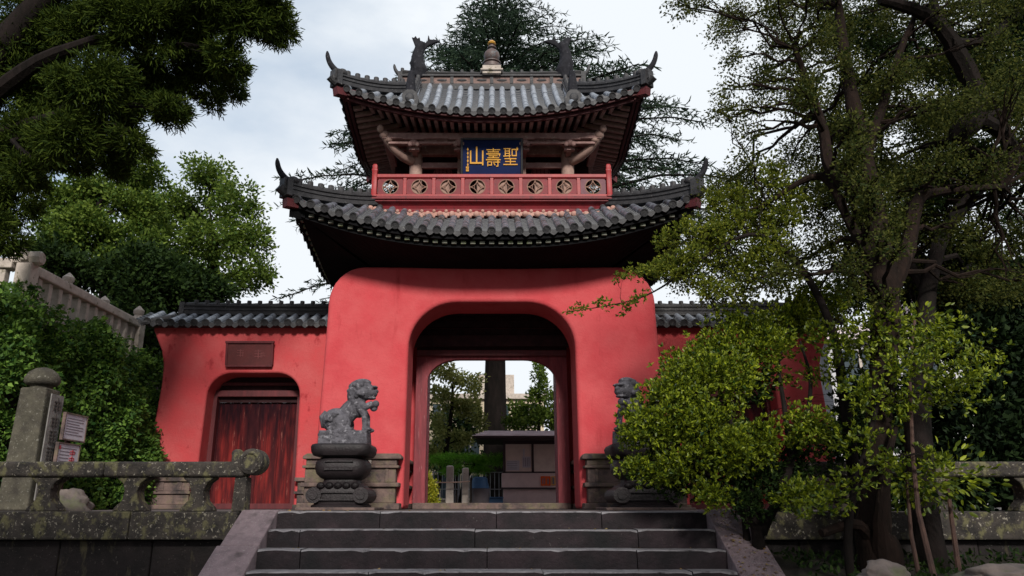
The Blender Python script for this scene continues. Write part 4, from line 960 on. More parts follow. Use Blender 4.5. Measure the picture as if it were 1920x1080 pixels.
def newel(c, label, kind):
    t = thing('newel_post', label, 'post', c, 'newel posts of the upper terrace'); c = Vector(c)
    m = MB(); m.cbox(c + Vector((0, 0, .43)), (.24, .24, .86)); m.build('shaft', PALE, t, bevel=.02)
    m = MB()
    if kind == 0:
        M = Matrix.Translation(c + Vector((.0, -.02, .95))) @ Matrix.Rotation(rad(90), 4, 'Y'); k = len(m.v); m.lathe([(-.24, .08), (-.22, .115), (.18, .115), (.21, .09)], (0, 0, 0), 8); m.v = [tuple(M @ Vector(q)) for q in m.v]
        m.ball(c + Vector((-.16, 0, 1.10)), (.08, .08, .06)); m.cbox(c + Vector((0, -.15, .95)), (.12, .03, .12))
    else:
        m.lathe([(.86, .17), (.90, .18), (.94, .12), (1.0, .07), (1.04, .10), (1.10, .105), (1.16, .05), (1.20, .01)], c, 16)
    m.build('cap', PALE, t, smooth=True, angle=35)
newel((-7.12, 10.92, 2.76), 'newel post with an octagonal drum cap at the near corner of the bank', 0)
newel((-7.85, 13.25, 3.02), 'newel post with an onion finial rising behind the sloping rail', 1)
newel((-7.85, 14.6, 2.95), 'second knobbed post farther along behind the sloping rail', 1)
newel((-7.12, 14.6, 2.74), 'squat capped newel post at the far end of the bank rail', 1)
# ================================================================== THROUGH THE GATE
kk = thing('notice_kiosk', 'grey-brown notice kiosk with broad metal roof seen through the arch', 'kiosk', (1.05, 20.3, 0))
m = MB(); m.box(.30, 1.86, 20.0, 20.6, .0, .48); m.box(.26, 1.90, 19.96, 20.64, .50, .88); m.build('cabinet', KIOSK, kk, bevel=.01)
m = MB()
for x in (.30, 1.04, 1.80): m.box(x, x + .06, 19.97, 20.05, .88, 1.66)
m.box(.30, 1.86, 20.54, 20.6, .88, 1.66); m.box(.24, 1.92, 19.94, 20.66, .48, .52); m.box(.3, 1.86, 19.96, 20.04, 1.62, 1.70); m.box(.3, 1.86, 19.97, 20.05, .88, .92); m.build('frame', KDARK, kk)
for a, b in ((.36, 1.04), (1.10, 1.80)): m = MB(); m.box(a, b, 20.0, 20.02, .92, 1.62); m.build('notice_panel', BLIND, kk)
m = MB(); m.box(.38, .72, 19.985, 19.998, .95, 1.20); m.box(.80, 1.02, 19.985, 19.998, 1.02, 1.30); m.box(.82, .86, 19.985, 19.998, 1.30, 1.5); m.build('paper_sheet', WHITE, kk)
m = MB()
for k in range(5): m.box(.40, .66, 19.980, 19.984, .98 + k * .045, .99 + k * .045)
for k in range(4): m.box(.83 + k * .045, .845 + k * .045, 19.980, 19.984, 1.05, 1.27)
m.build('print_lines', INK, kk)
m = MB(); m.prism([(-.48, 1.72), (-.46, 1.78), (2.55, 1.78), (2.55, 1.72)], 19.25, 19.32); m.box(-.40, 2.5, 19.32, 21.2, 1.70, 1.74)
m.build('eave_fascia', KDARK, kk)
m = MB()
for i in range(4): m.add([(-.50 + i * .10, 19.22 + i * .22, 1.785 + i * .055), (2.6 - i * .1, 19.22 + i * .22, 1.785 + i * .055), (2.5 - i * .1, 19.48 + i * .22, 1.815 + i * .055), (-.40 + i * .10, 19.48 + i * .22, 1.815 + i * .055), (-.50 + i * .10, 19.22 + i * .22, 1.765 + i * .04), (2.6 - i * .1, 19.22 + i * .22, 1.765 + i * .04)], [(0, 1, 2, 3), (4, 5, 1, 0)])
m.box(-.05, 2.1, 20.0, 21.1, 1.745, 1.96); m.build('roof', KROOF, kk)
def flat(name, label, mt_, x0, x1, z0, z1, y, marks=None):
    t = thing(name, label, 'notice', ((x0 + x1) / 2, y, z0)); m = MB(); m.box(x0, x1, y - .012, y, z0, z1); m.build('sheet', mt_, t)
    if marks: m = MB(); [m.box(a, b, y - .016, y - .0121, c, d) for a, b, c, d in marks]; m.build('print', INK, t)
flat('notice_sheet', 'orange notice with dark upright marks on the kiosk base', ORANGE, 1.27, 1.52, .56, .80, 19.955, [(1.31, 1.335, .60, .75), (1.36, 1.38, .60, .77), (1.44, 1.475, .60, .74)])
flat('notice_sheet', 'amber notice beside the orange one on the kiosk base', AMBER, 1.54, 1.82, .57, .80, 19.955, [(1.57, 1.62, .60, .77)])
def post(x, y, w_, h, label, lean=0):
    o = thing('stone_post', label, 'post', (x, y, 0), 'stone posts beyond the gate'); m = MB(); m.lathe([(0, w_ * .72), (h * .97, w_ * .66), (h, w_ * .5)], (x, y, 0), 4, rot=math.pi / 4 + lean); m.build('shaft', PALE, o, bevel=.02)
post(-1.03, 19.0, .19, 1.02, 'taller pale stone post of the pair seen through the arch'); post(-.66, 19.25, .17, .98, 'shorter pale stone post nearer the bin', .1)
bn = thing('litter_bin', 'grey litter bin with a blue lid beyond the gate', 'bin', (-.30, 19.6, 0)); m = MB(); m.lathe([(0, .22), (.48, .26)], (-.30, 19.6, 0), 20); m.build('body', GREYP, bn, smooth=True); m = MB(); m.lathe([(.485, .25), (.50, .24), (.74, .18), (.77, .12)], (-.30, 19.6, 0), 20); m.build('lid', BLUEP, bn, smooth=True)
cr = thing('blue_crate', 'low blue plastic crate beside the litter bin', 'crate', (.13, 19.8, 0)); m = MB(); m.box(-.08, .28, 19.65, 19.95, 0, .24); m.build('box', BLUEP, cr, bevel=.01); m = MB(); m.box(-.10, .30, 19.63, 19.97, .242, .28); m.build('rim', BLUEP, cr, bevel=.01)
fe = thing('wire_fence', 'thin grey wire fence left of the kiosk', 'fence', (0, 21.2, 0)); m = MB()
for k in range(22): m.tube([(-2.2 + k * .12, 21.2, 0), (-2.2 + k * .12, 21.2, .95)], .008, 4)
for z in (.1, .5, .95): m.tube([(-2.25, 21.2, z), (.45, 21.2, z)], .012, 5)
m.build('mesh_panel', METAL, fe); [MB().tube([(x, 21.2, 0), (x, 21.2, 1.05)], .03, 8).build('fence_post', METAL, fe) for x in (-2.2, -.9, .4)]
rp = thing('rope_barrier', 'slack pale rope strung between posts beyond the gate', 'rope', (-1.4, 18.6, 0)); m = MB(); m.tube([(-2.3, 18.6, .66), (-1.8, 18.6, .62), (-1.3, 18.6, .60), (-.8, 18.6, .61), (-.5, 18.6, .63)], .014, 6); m.build('rope', WOODL, rp); [MB().tube([(x, 18.6, 0), (x, 18.6, .72)], .025, 8).build('rope_post', BARKD, rp) for x in (-2.3, -.5)]
def building(name, label, x0, x1, y0, y1, h, mt_, nx, nz, roofm=None, wz=1.5):
    t = thing(name, label, 'building', ((x0 + x1) / 2, y0, 0)); m = MB(); m.box(x0, x1, y0, y1, 0, h); m.build('wall', mt_, t)
    m = MB(); m.box(x0 - .3, x1 + .3, y0 - .3, y1 + .3, h, h + .35); m.box(x0 + (x1 - x0) * .55, x0 + (x1 - x0) * .8, y0 + .5, y1 - .5, h + .35, h + 1.8); m.build('roof', roofm or PALE, t)
    for i in range(nx):
        for j in range(nz):
            cx_ = x0 + (x1 - x0) * (i + .5) / nx; cz = h * (j + .55) / nz; ww = (x1 - x0) / nx * .3
            m = MB(); m.box(cx_ - ww, cx_ + ww, y0 - .06, y0 + .02, cz - .75, cz + .75); fw = m.build('window', GLASS, t)
            m = MB(); m.box(cx_ - ww - .08, cx_ + ww + .08, y0 - .14, y0 - .061, cz - .87, cz - .76); m.box(cx_ - .04, cx_ + .04, y0 - .09, y0 - .061, cz - .75, cz + .75); m.build('sill', PALE, fw)
building('apartment_building', 'beige apartment block with flat roof behind the cedar trunk', -6.5, 3.6, 52, 62, 7.2, BEIGE, 5, 3)
building('white_house', 'white house with a dark window seen past the right wall through the trees', 9.6, 16.5, 21, 27, 4.6, mat('white_render', (.58, .58, .60), (.48, .48, .50), 2, .8), 4, 2, KROOF)
# ================================================================== TREES AND PLANTS
def C(x, y, Y, rx, ry, depth):
    c = P(x, y, Y); k = PX(Y, c.z); return (tuple(c), (rx * k, depth, ry * k))
# cedar behind the gate ---------------------------------------------------------
def cedar():
    random.seed(21); bx, by = .17, 27.0; H_ = 20.8
    t = thing('cedar_tree', 'huge old cedar rising behind the gate with feathery drooping branches', 'tree', (bx, by, 0))
    mb = MB(); mb.tube([(bx, by, -.2), (bx - .05, by, 4), (bx, by, 9), (bx + .03, by, 15), (bx, by, H_)], [.50, .40, .30, .17, .03], 14)
    Pn, Dn, Sn = [], [], []
    nbr = 230
    for i in range(nbr):
        z = 6.2 + (H_ - 6.4) * (i / nbr) ** .9; ln = min(9.4, (H_ - z) * .74 + 1.2) * random.uniform(.72, 1.1); az = i * 2.399 + random.uniform(-.3, .3)
        d = Vector((math.cos(az), math.sin(az), 0)); pts = []; ln *= .82 if d.x < -.3 else 1.06
        for k in range(8):
            s_ = k / 7; pts.append(Vector((bx, by, z)) + d * ln * s_ + Vector((0, 0, ln * (.22 * math.sin(s_ * 2.2) - .12 * s_ * s_))) + Vector((random.uniform(-.08, .08), random.uniform(-.08, .08), random.uniform(-.05, .05))))
        mb.tube(pts, [.075 * (1 - .85 * k / 7) * (ln / 8 + .3) for k in range(8)], 5)
        sd = Vector((-d.y, d.x, 0)); nt_ = int(ln * 7)
        for k in range(nt_):
            s_ = .15 + .85 * (k + random.random()) / nt_; q = s_ * 7; j = min(6, int(q)); p = pts[j].lerp(pts[j + 1], q - j)
            tl = (1.5 * (1 - .70 * s_) + .2) * random.uniform(.6, 1.1) * min(1, ln / 5); sg = 1 if k % 2 else -1
            td = (sd * sg * .9 + d * .7 + Vector((0, 0, random.uniform(-.15, .2)))).normalized()
            m_ = max(5, int(tl * 24))
            for u in range(m_):
                f = u / m_; pp = p + td * tl * f + Vector((0, 0, -.25 * tl * f * f)); Pn.append(pp); Dn.append(td * .8 + Vector((random.gauss(0, .6), random.gauss(0, .6), random.gauss(-.15, .5)))); Sn.append(random.uniform(.11, .27))
    mb.build('trunk', BARKD, t, smooth=True)
    scatter('crown', arr(Pn), arr(Dn), arr(Sn), L_CED, t, 'sprig')
cedar()
# big juniper, top left ------------------------------------------------------------
cl = []
for (x, y, rx, ry) in ((520, 45, 40, 50), (450, 40, 60, 60), (360, 40, 80, 70), (260, 40, 90, 80), (150, 50, 100, 90), (50, 60, 90, 100), (430, 115, 42, 40), (360, 130, 60, 50), (435, 160, 26, 30), (395, 185, 28, 22), (290, 140, 70, 60), (320, 205, 45, 34), (250, 190, 60, 50), (170, 150, 80, 70), (70, 170, 90, 90), (200, 230, 60, 50), (130, 250, 70, 60), (40, 270, 70, 80), (205, 300, 60, 36), (250, 270, 34, 26), (130, 300, 40, 30), (30, 370, 45, 70), (50, 330, 30, 40), (10, 440, 30, 40), (480, 0, 60, 40), (390, -20, 90, 50)):
    cl.append(C(x, y, random.uniform(8.6, 10.4), rx, ry, .42))
tree('juniper_tree', 'dark juniper hanging over the top left with dense rounded tufts', 'tree', [((-8.6, 10.2, 2.7), .34), ((-8.3, 10.0, 4.5), .30), ((-7.6, 9.8, 6.2), .24), ((-6.6, 9.6, 7.6), .16), ((-5.2, 9.4, 8.3), .10), ((-3.9, 9.3, 8.4), .05)], cl, 190000, None, L_CON, BARKD, tmpl='sprig', size=.085, spread=.15, sub=26, droop=.0, rbr=.05, power=.4,
     extra=[[((-7.6, 9.8, 5.6), .15), ((-6.5, 9.4, 6.2), .10), ((-5.4, 9.3, 6.6), .05)], [((-8.3, 10, 4.4), .16), ((-7.3, 9.6, 5.0), .10), ((-6.2, 9.5, 5.4), .05)]])
# broadleaf trees behind the left wall ------------------------------------------------
cl = [C(x, y, Y, rx, ry, 1.3) for (x, y, rx, ry, Y) in ((390, 330, 60, 34, 21), (440, 380, 50, 45, 21), (350, 390, 60, 50, 22), (470, 450, 40, 45, 21), (410, 450, 60, 50, 20.5), (340, 460, 60, 50, 21.5), (500, 510, 22, 30, 21), (450, 520, 45, 36, 21), (290, 400, 50, 50, 22), (390, 530, 40, 30, 22))]
b = P(405, 600, 21.3); tree('camphor_tree', 'rounded green broadleaf tree standing against the sky left of the gate roof', 'tree', [((b.x, 21.3, 0), .30), ((b.x, 21.3, b.z), .26), (tuple(P(400, 500, 21.2)), .17), (tuple(P(395, 420, 21.2)), .08)], cl, 24000, None, L_MID, BARKD, size=.12, spread=.17, sub=22, rbr=.09, tmpl='broad')
cl = [C(x, y, Y, rx, ry, 1.2) for (x, y, rx, ry, Y) in ((240, 330, 50, 30, 19), (180, 360, 55, 40, 19), (120, 390, 60, 45, 18.5), (250, 400, 50, 45, 19), (190, 430, 55, 45, 18.5), (110, 450, 60, 45, 18), (270, 465, 45, 40, 19), (200, 490, 60, 40, 18.5), (290, 320, 22, 22, 19))]
b = P(200, 560, 18.6); tree('maple_tree', 'bright green spreading tree under the juniper on the upper terrace', 'tree', [((b.x, 18.6, 2), .26), ((b.x, 18.6, b.z), .20), (tuple(P(190, 450, 18.6)), .12), (tuple(P(185, 380, 18.6)), .06)], cl, 30000, None, L_MID, BARKD, size=.115, spread=.17, sub=22, rbr=.07, tmpl='broad')
cl = [C(x, y, Y, rx, ry, 1.0) for (x, y, rx, ry, Y) in ((230, 520, 60, 50, 17), (300, 540, 60, 40, 17.6), (370, 550, 50, 30, 18.6), (260, 590, 40, 50, 17), (285, 660, 28, 60, 16.5), (120, 500, 60, 40, 16.5), (310, 500, 50, 30, 18.5), (280, 760, 30, 70, 16.6))]
b = P(285, 800, 16.9); tree('evergreen_tree', 'dark evergreen filling the gap between the ivy bank and the side wall', 'tree', [((b.x, 17, 0), .22), ((b.x, 17, 1.5), .18), (tuple(P(270, 620, 17)), .13), (tuple(P(250, 540, 17)), .07)], cl, 42000, None, L_DARK, BARKD, size=.13, spread=.30, sub=14, rbr=.07, tmpl='broad')
# ivy bank ------------------------------------------------------------------------
def ivy():
    t = thing('ivy_hedge', 'thick green ivy and shrubs covering the bank under the pale balustrade', 'hedge', (-6.9, 12.5, 0)); n = 80000
    y = rng.uniform(8.9, 16.2, n); u = rng.random(n) ** .9
    f = np.clip((y - 10.5) / 5.5, 0, 1)
    ztop = 3.0 - .35 * f + .22 * np.sin(y * 3.1) + .12 * np.sin(y * 7.7); ztop = np.where(y > 14.8, ztop - (y - 14.8) * 1.2, ztop)
    z = u * ztop; bulge = .55 * (1 - u) ** .7 + .16 * np.sin(y * 2.3 + z * 1.7) + .10 * np.sin(y * 5.9 - z * 4.1) + .06 * np.sin(y * 13 + z * 11)
    x = -6.95 + bulge + rng.normal(size=n) * .07 + .35 * f
    near = y < 10.6; x = np.where(near, x - (10.6 - y) * .35, x)
    Pq = np.stack([x, y, z], 1)
    # wisps climbing over the top edge
    k = 9000; yy = rng.uniform(8.9, 15.2, k); zz = 2.75 + .35 * np.abs(np.sin(yy * 2.9)) * rng.random(k); P2 = np.stack([-7.1 + rng.normal(size=k) * .18, yy, zz], 1)
    k = 14000; x3 = rng.uniform(-12, -6.9, k); z3 = rng.random(k) * 2.9; P3 = np.stack([x3, 10.55 + rng.normal(size=k) * .1 - .15 * np.sin(x3 * 3 + z3 * 2), z3], 1)
    Pq = np.concatenate([Pq, P2, P3]); keep = (np.sin(Pq[:, 1] * 4.3 + Pq[:, 2] * 2.7) * np.sin(Pq[:, 2] * 5.1 - Pq[:, 1] * 1.9 + 1) + rng.normal(size=len(Pq)) * .45) > -.55; Pq = Pq[keep]
    D = rng.normal(size=Pq.shape) * .8 + arr((.7, -.5, -.1)); scatter('foliage', Pq, D, .066 * rng.uniform(.45, 1.7, len(Pq)), L_IVY, t, 'broad')
    m = MB(); random.seed(2)
    for k in range(16): y_ = 9.5 + k * .4; limb(m, (-6.75, y_, 0), (-7.0, y_ + random.uniform(-.4, .4), 2.7), .03, .01, 0)
    m.build('stems', BARKD, t)
ivy()
# trees seen through the arch -------------------------------------------------------------
cl = [C(x, y, Y, rx, ry, .8) for (x, y, rx, ry, Y) in ((840, 700, 34, 24, 23), (880, 720, 30, 26, 24), (830, 745, 30, 26, 23), (875, 770, 30, 26, 23.5), (825, 800, 26, 28, 23), (868, 825, 28, 24, 23.4), (900, 790, 16, 26, 24), (810, 850, 22, 24, 23))]
tree('olive_tree', 'brownish loose tree at the left inside the arch view', 'tree', [((-1.75, 23.2, 0), .10), (tuple(P(835, 850, 23.2)), .08), (tuple(P(845, 780, 23.2)), .06), (tuple(P(850, 710, 23.2)), .03)], cl, 5200, None, L_ARCH, BARKD, size=.12, spread=.2, sub=12, rbr=.03, tmpl='broad')
cl = [C(x, y, Y, rx, ry, .8) for (x, y, rx, ry, Y) in ((1010, 700, 14, 26, 24), (1015, 745, 28, 26, 24), (975, 770, 26, 24, 24.5), (1010, 790, 32, 28, 24), (965, 800, 22, 20, 24), (1045, 770, 24, 40, 24), (1040, 830, 30, 24, 24))]
tree('camphor_tree', 'slender green tree rising behind the kiosk roof', 'tree', [((1.65, 24, 0), .10), (tuple(P(1010, 850, 24)), .08), (tuple(P(1012, 760, 24)), .04), (tuple(P(1010, 690, 24)), .015)], cl, 5600, None, L_MID, BARKD, size=.12, spread=.2, sub=12, rbr=.03, tmpl='broad')
cl = [C(x, y, Y, rx, ry, .5) for (x, y, rx, ry, Y) in ((830, 862, 30, 12, 20.6), (880, 860, 36, 12, 20.6), (925, 862, 30, 12, 20.8), (900, 880, 34, 10, 20.8), (850, 882, 26, 10, 20.6))]
tree('garden_pine', 'low cloud-pruned pine pad left of the kiosk roof', 'tree', [((-.85, 20.8, 0), .07), ((-.75, 20.8, .6), .06), (tuple(P(890, 870, 20.8)), .04)], cl, 12000, None, L_PINE, BARKD, size=.09, spread=.22, sub=12, rbr=.03, tmpl='needle')
cl = [C(808, 920, 17.2, 12, 20, .2), C(806, 940, 17.2, 16, 14, .22), C(800, 900, 17.2, 8, 12, .15)]
tree('golden_shrub', 'small yellow-green golden shrub just inside the left jamb of the arch', 'shrub', [((-1.43, 17.2, 0), .03), ((-1.43, 17.2, .3), .02), ((-1.43, 17.2, .5), .01)], cl, 3500, None, L_YEL, BARKD, size=.055, spread=.3, sub=10, rbr=.012)
cl = [C(x, y, Y, rx, ry, 1.6) for (x, y, rx, ry, Y) in ((760, 790, 60, 60, 33), (860, 810, 50, 40, 33), (800, 860, 60, 30, 32), (1080, 800, 60, 60, 33), (1000, 850, 60, 36, 33), (930, 870, 60, 24, 32), (700, 850, 60, 60, 31), (1150, 850, 60, 60, 31))]
tree('evergreen_tree', 'low dark evergreen mass far beyond the arch garden', 'tree', [((-1.5, 33, 0), .2), ((-1.5, 33, 1.5), .15), ((-1.4, 33, 3.6), .08)], cl, 16000, None, L_DARK, BARKD, size=.2, spread=.3, sub=12, rbr=.05, tmpl='broad')

# right hand trees --------------------------------------------------------------------
m = MB(); vs = []; fs = []; nx_, ny_ = 44, 22; from mathutils import noise as mn
for i in range(nx_ + 1):
    for j in range(ny_ + 1):
        x = 2.60 + 12 * i / nx_; y = 4.2 + 3.9 * j / ny_; h = -.72 + .30 * ((y - 4.2) / 3.9) + .05 * mn.noise(Vector((x * 1.5, y * 1.5, 0))) + .02 * mn.noise(Vector((x * 7, y * 7, 0))) - .5 * max(0, 1 - (x - 2.6) / .6) * max(0, (7.6 - y) / 3.4); vs.append((x, y, h))
m.add(vs, [(i * (ny_ + 1) + j, (i + 1) * (ny_ + 1) + j, (i + 1) * (ny_ + 1) + j + 1, i * (ny_ + 1) + j + 1) for i in range(nx_) for j in range(ny_)])
m.add([(2.6, 4.2, GZ), (14.6, 4.2, GZ), (14.6, 4.2, -.7), (2.6, 4.2, -.7)], [(0, 1, 2, 3)]); struct(m.build('planting_bed', SOIL, smooth=True))
m = MB(); vs = []
for i in range(31):
    for j in range(9):
        x = -2.62 - 12 * i / 30; y = 5.2 + 2.9 * j / 8; vs.append((x, y, -1.12 + .15 * (y - 5.2) / 2.9 + .04 * mn.noise(Vector((x * 2, y * 2, 3)))))
m.add(vs, [(i * 9 + j, (i + 1) * 9 + j, (i + 1) * 9 + j + 1, i * 9 + j + 1) for i in range(30) for j in range(8)]); struct(m.build('planting_bed_left', SOIL, smooth=True))

def pp(x, y, Y, r): return (tuple(P(x, y, Y)), r)
random.seed(77)
cl = []
for gx_ in range(15):
    for gy_ in range(11):
        x = 1290 + gx_ * 47 + random.uniform(-18, 18); y = -30 + gy_ * 56 + random.uniform(-18, 18)
        lim = 1400 + (30 if 150 < y < 300 else 0) - (50 if y < 170 else 0) - (60 if y < 20 else 0) - (90 if y > 330 else 0) - (60 if y > 440 else 0)
        if x < lim: continue
        if random.random() < .10: continue
        cl.append(C(x, y, random.uniform(7.2, 10.8), 34, 32, .34))
for k in range(16): cl.append(C(random.uniform(1590, 1720), 230 + 22 * k, random.uniform(6.6, 7.0), 26, 20, .2))
for (x, y) in ((1350, 60), (1375, 110), (1365, 160), (1380, 215), (1350, 208), (1400, 250), (1395, 300), (1370, 30), (1420, 200), (1440, 150), (1300, 8), (1270, 2)): cl.append(C(x, y, random.uniform(7.4, 8.6), 26, 20, .25))
T1 = [pp(1650, 1052, 6.9, .19), pp(1640, 980, 6.95, .135), pp(1645, 820, 7.0, .12), pp(1655, 700, 7.1, .12), pp(1660, 600, 7.2, .14), pp(1655, 500, 7.3, .13), pp(1640, 400, 7.5, .10), pp(1625, 300, 7.8, .075), pp(1600, 200, 8.0, .085), pp(1585, 110, 8.2, .07), pp(1570, 0, 8.4, .05)]
ex = [[pp(1620, 300, 7.8, .08), pp(1660, 180, 8.0, .05), pp(1690, 90, 8.2, .04), pp(1720, 20, 8.4, .03)],
      [pp(1645, 380, 7.5, .09), pp(1560, 320, 7.6, .07), pp(1545, 250, 7.8, .06), pp(1520, 170, 8, .045), pp(1490, 90, 8, .03)],
      [pp(1660, 560, 7.2, .10), pp(1700, 470, 7.4, .08), pp(1720, 380, 7.6, .07), pp(1760, 360, 7.8, .05), pp(1880, 350, 8, .04)],
      [pp(1650, 500, 7.3, .07), pp(1600, 430, 7.5, .05), pp(1540, 330, 7.8, .045), pp(1440, 380, 8, .02)],
      [pp(1655, 1052, 6.9, .07), pp(1610, 985, 6.8, .05), pp(1540, 1000, 6.7, .035)],
      [pp(1655, 1050, 6.8, .09), pp(1650, 960, 6.7, .05), pp(1665, 860, 6.7, .035), pp(1680, 800, 6.8, .02)]]
tree('broadleaf_tree', 'tall forked evergreen oak whose open crown fills the upper right sky', 'tree', T1, cl, 150000, None, L_BROWNY, BARK, size=.040, spread=.32, sub=16, rbr=.03, twigs=5, extra=ex, tmpl='broad', power=.5)
random.seed(78); cl = []
for i in range(70):
    x = random.uniform(1560, 1960); y = random.uniform(-20, 640)
    cl.append(C(x, y, random.uniform(9.2, 12.5), 42, 36, .4))
T2 = [pp(1745, 1045, 7.4, .15), pp(1725, 900, 7.6, .135), pp(1722, 760, 7.9, .12), pp(1735, 640, 8.1, .10), pp(1740, 540, 8.3, .09), pp(1760, 460, 8.5, .085), pp(1795, 400, 8.6, .08), pp(1850, 340, 8.8, .07)]
T2b = [pp(1960, 480, 9.2, .16), pp(1900, 430, 9, .13)]
ex = [[pp(1785, 262, 8.6, .03), pp(1800, 250, 8.6, .13), pp(1828, 215, 8.6, .15), pp(1825, 165, 8.5, .14), pp(1800, 110, 8.4, .12), pp(1768, 55, 8.3, .10), pp(1720, 20, 8.2, .08), pp(1650, 0, 8.1, .06)],
      [pp(1828, 215, 8.6, .12), pp(1850, 218, 8.8, .07), pp(1900, 205, 9, .06), pp(1960, 190, 9.2, .06)], [pp(1780, 80, 8.3, .07), pp(1850, 75, 8.5, .055), pp(1900, 30, 8.8, .05), pp(1960, -20, 9, .04)], [pp(1770, 60, 8.3, .06), pp(1750, 0, 8.3, .05), pp(1745, -60, 8.3, .04)],
      [pp(1850, 340, 8.8, .08), pp(1900, 300, 9, .08), pp(1880, 250, 8.8, .08), pp(1828, 220, 8.6, .12)], [pp(1740, 560, 8.3, .06), pp(1690, 470, 8.6, .05), pp(1640, 420, 8.8, .04)]]
tree('oak_tree', 'dark crooked oak with a thick bent limb near the upper right corner', 'tree', T2, cl, 110000, None, L_DARK, BARKD, size=.050, spread=.32, sub=14, rbr=.04, twigs=4, extra=ex, tmpl='broad')
# thin stems beside the trunks
for i, (path, lab) in enumerate((([pp(1715, 600, 7.3, .012), pp(1705, 700, 7.1, .016), pp(1712, 860, 6.9, .018), pp(1722, 960, 6.7, .022), pp(1752, 1085, 6.5, .026)], 'thin reddish sapling stem crossing the second trunk'), ([pp(1775, 900, 7.0, .015), pp(1785, 980, 6.9, .02), pp(1800, 1085, 6.7, .024)], 'short bare sapling stem right of the second trunk'), ([pp(1700, 900, 7.0, .012), pp(1708, 1000, 6.9, .018), pp(1722, 1075, 6.8, .02)], 'thin sapling stem between the two trunks'))):
    path = path[::-1]; t = thing('sapling', lab, 'sapling', path[0][0], 'saplings among the right trunks'); m = MB(); m.tube([p for p, r in path], [r for p, r in path], 7); m.build('trunk', BARKL, t, smooth=True)
    top = Vector(path[-1][0]); Pq, Dq = cloud([(tuple(top), (.35, .3, .25))], 350, .35, 6); scatter('crown', Pq, Dq, .07 * rng.uniform(.7, 1.2, len(Pq)), L_BUSH, t, 'leaf')
# overhanging fine branch in front of the lower roof
cl = []
for (x, y, rx, ry) in ((1300, 480, 26, 20), (1345, 430, 24, 20), (1240, 500, 20, 12), (1320, 470, 40, 40), (1290, 430, 26, 22), (1370, 430, 44, 40), (1380, 370, 34, 30), (1340, 380, 24, 20), (1265, 500, 34, 22), (1225, 505, 28, 18), (1330, 540, 40, 20), (1190, 510, 18, 9), (1250, 455, 22, 18), (1160, 520, 14, 8), (1400, 500, 40, 40), (1420, 420, 40, 50), (1450, 340, 36, 40), (1450, 470, 40, 40), (1190, 560, 18, 10), (1135, 570, 20, 7), (1090, 578, 14, 8), (1068, 583, 8, 6), (1168, 582, 10, 8), (1480, 400, 40, 40)):
    cl.append(C(x, y, random.uniform(7.6, 8.2), rx, ry, .16))
tree('overhanging_bough', 'sunlit yellow-green bough reaching left across the gate roof corner', 'tree', [pp(1620, 1050, 7.6, .07), pp(1590, 800, 7.7, .055), pp(1560, 620, 7.8, .045), pp(1500, 500, 7.9, .035), pp(1420, 440, 7.9, .025), pp(1340, 470, 7.9, .018), pp(1270, 520, 7.9, .012), pp(1190, 562, 7.9, .008), pp(1065, 585, 7.9, .003)], cl, 19000, None, leafm('bough_leaf', (.045, .085, .012), (.34, .36, .04), .45, .6, .2), BARKD, size=.042, spread=.36, sub=9, rbr=.012, twigs=4, rosette=5)
# foreground shrub
random.seed(5); cl = []
for (x, y, rx, ry, Y) in ((1345, 650, 56, 40, 8.0), (1400, 615, 56, 36, 8.2), (1285, 695, 50, 38, 7.9), (1243, 742, 44, 32, 7.8), (1205, 785, 40, 26, 7.7), (1290, 740, 60, 50, 7.5), (1360, 700, 70, 50, 7.6), (1440, 660, 60, 50, 7.9), (1250, 800, 56, 40, 7.5), (1330, 800, 60, 46, 7.3), (1190, 820, 30, 26, 7.7), (1210, 870, 40, 26, 7.6), (1290, 860, 56, 36, 7.4), (1370, 850, 50, 40, 7.2), (1240, 895, 40, 20, 7.5), (1430, 830, 40, 40, 7.3), (1480, 600, 60, 40, 8.4), (1540, 570, 60, 34, 8.6), (1340, 920, 40, 26, 7.2), (1520, 800, 46, 40, 7.3), (1500, 930, 50, 26, 7.0)):
    cl.append(C(x, y, Y, rx, ry, .26))
tree('azalea_shrub', 'large glossy azalea shrub with bright leaf rosettes hiding the right lion', 'shrub', [pp(1420, 1000, 7.45, .06), pp(1410, 930, 7.5, .05), pp(1390, 860, 7.5, .04), pp(1370, 790, 7.6, .025), pp(1360, 720, 7.7, .015)], cl, 58000, None, L_BUSH, BARKD, size=.046, spread=.32, sub=18, rbr=.018, twigs=5, rosette=7,
     extra=[[pp(1425, 1000, 7.45, .05), pp(1480, 880, 7.5, .035), pp(1470, 760, 7.7, .025), pp(1460, 680, 7.9, .018), pp(1480, 610, 8.1, .01)], [pp(1425, 1000, 7.45, .05), pp(1340, 900, 7.4, .03), pp(1270, 840, 7.5, .02), pp(1210, 790, 7.6, .01)], [pp(1430, 1000, 7.45, .045), pp(1500, 820, 7.5, .03), pp(1520, 720, 7.7, .02), pp(1500, 640, 8, .01)]])
random.seed(16); cl = []
for (x, y, rx, ry, Y) in ((1230, 880, 50, 30, 7.75), (1290, 900, 50, 36, 7.7), (1360, 890, 56, 40, 7.6), (1430, 900, 50, 44, 7.5), (1490, 860, 40, 50, 7.6), (1340, 820, 70, 40, 7.85), (1250, 820, 50, 36, 7.85), (1400, 940, 50, 26, 7.3), (1560, 830, 36, 40, 7.7), (1600, 760, 30, 50, 7.8), (1420, 720, 40, 30, 8.0)): cl.append(C(x, y, Y, rx, ry, .2))
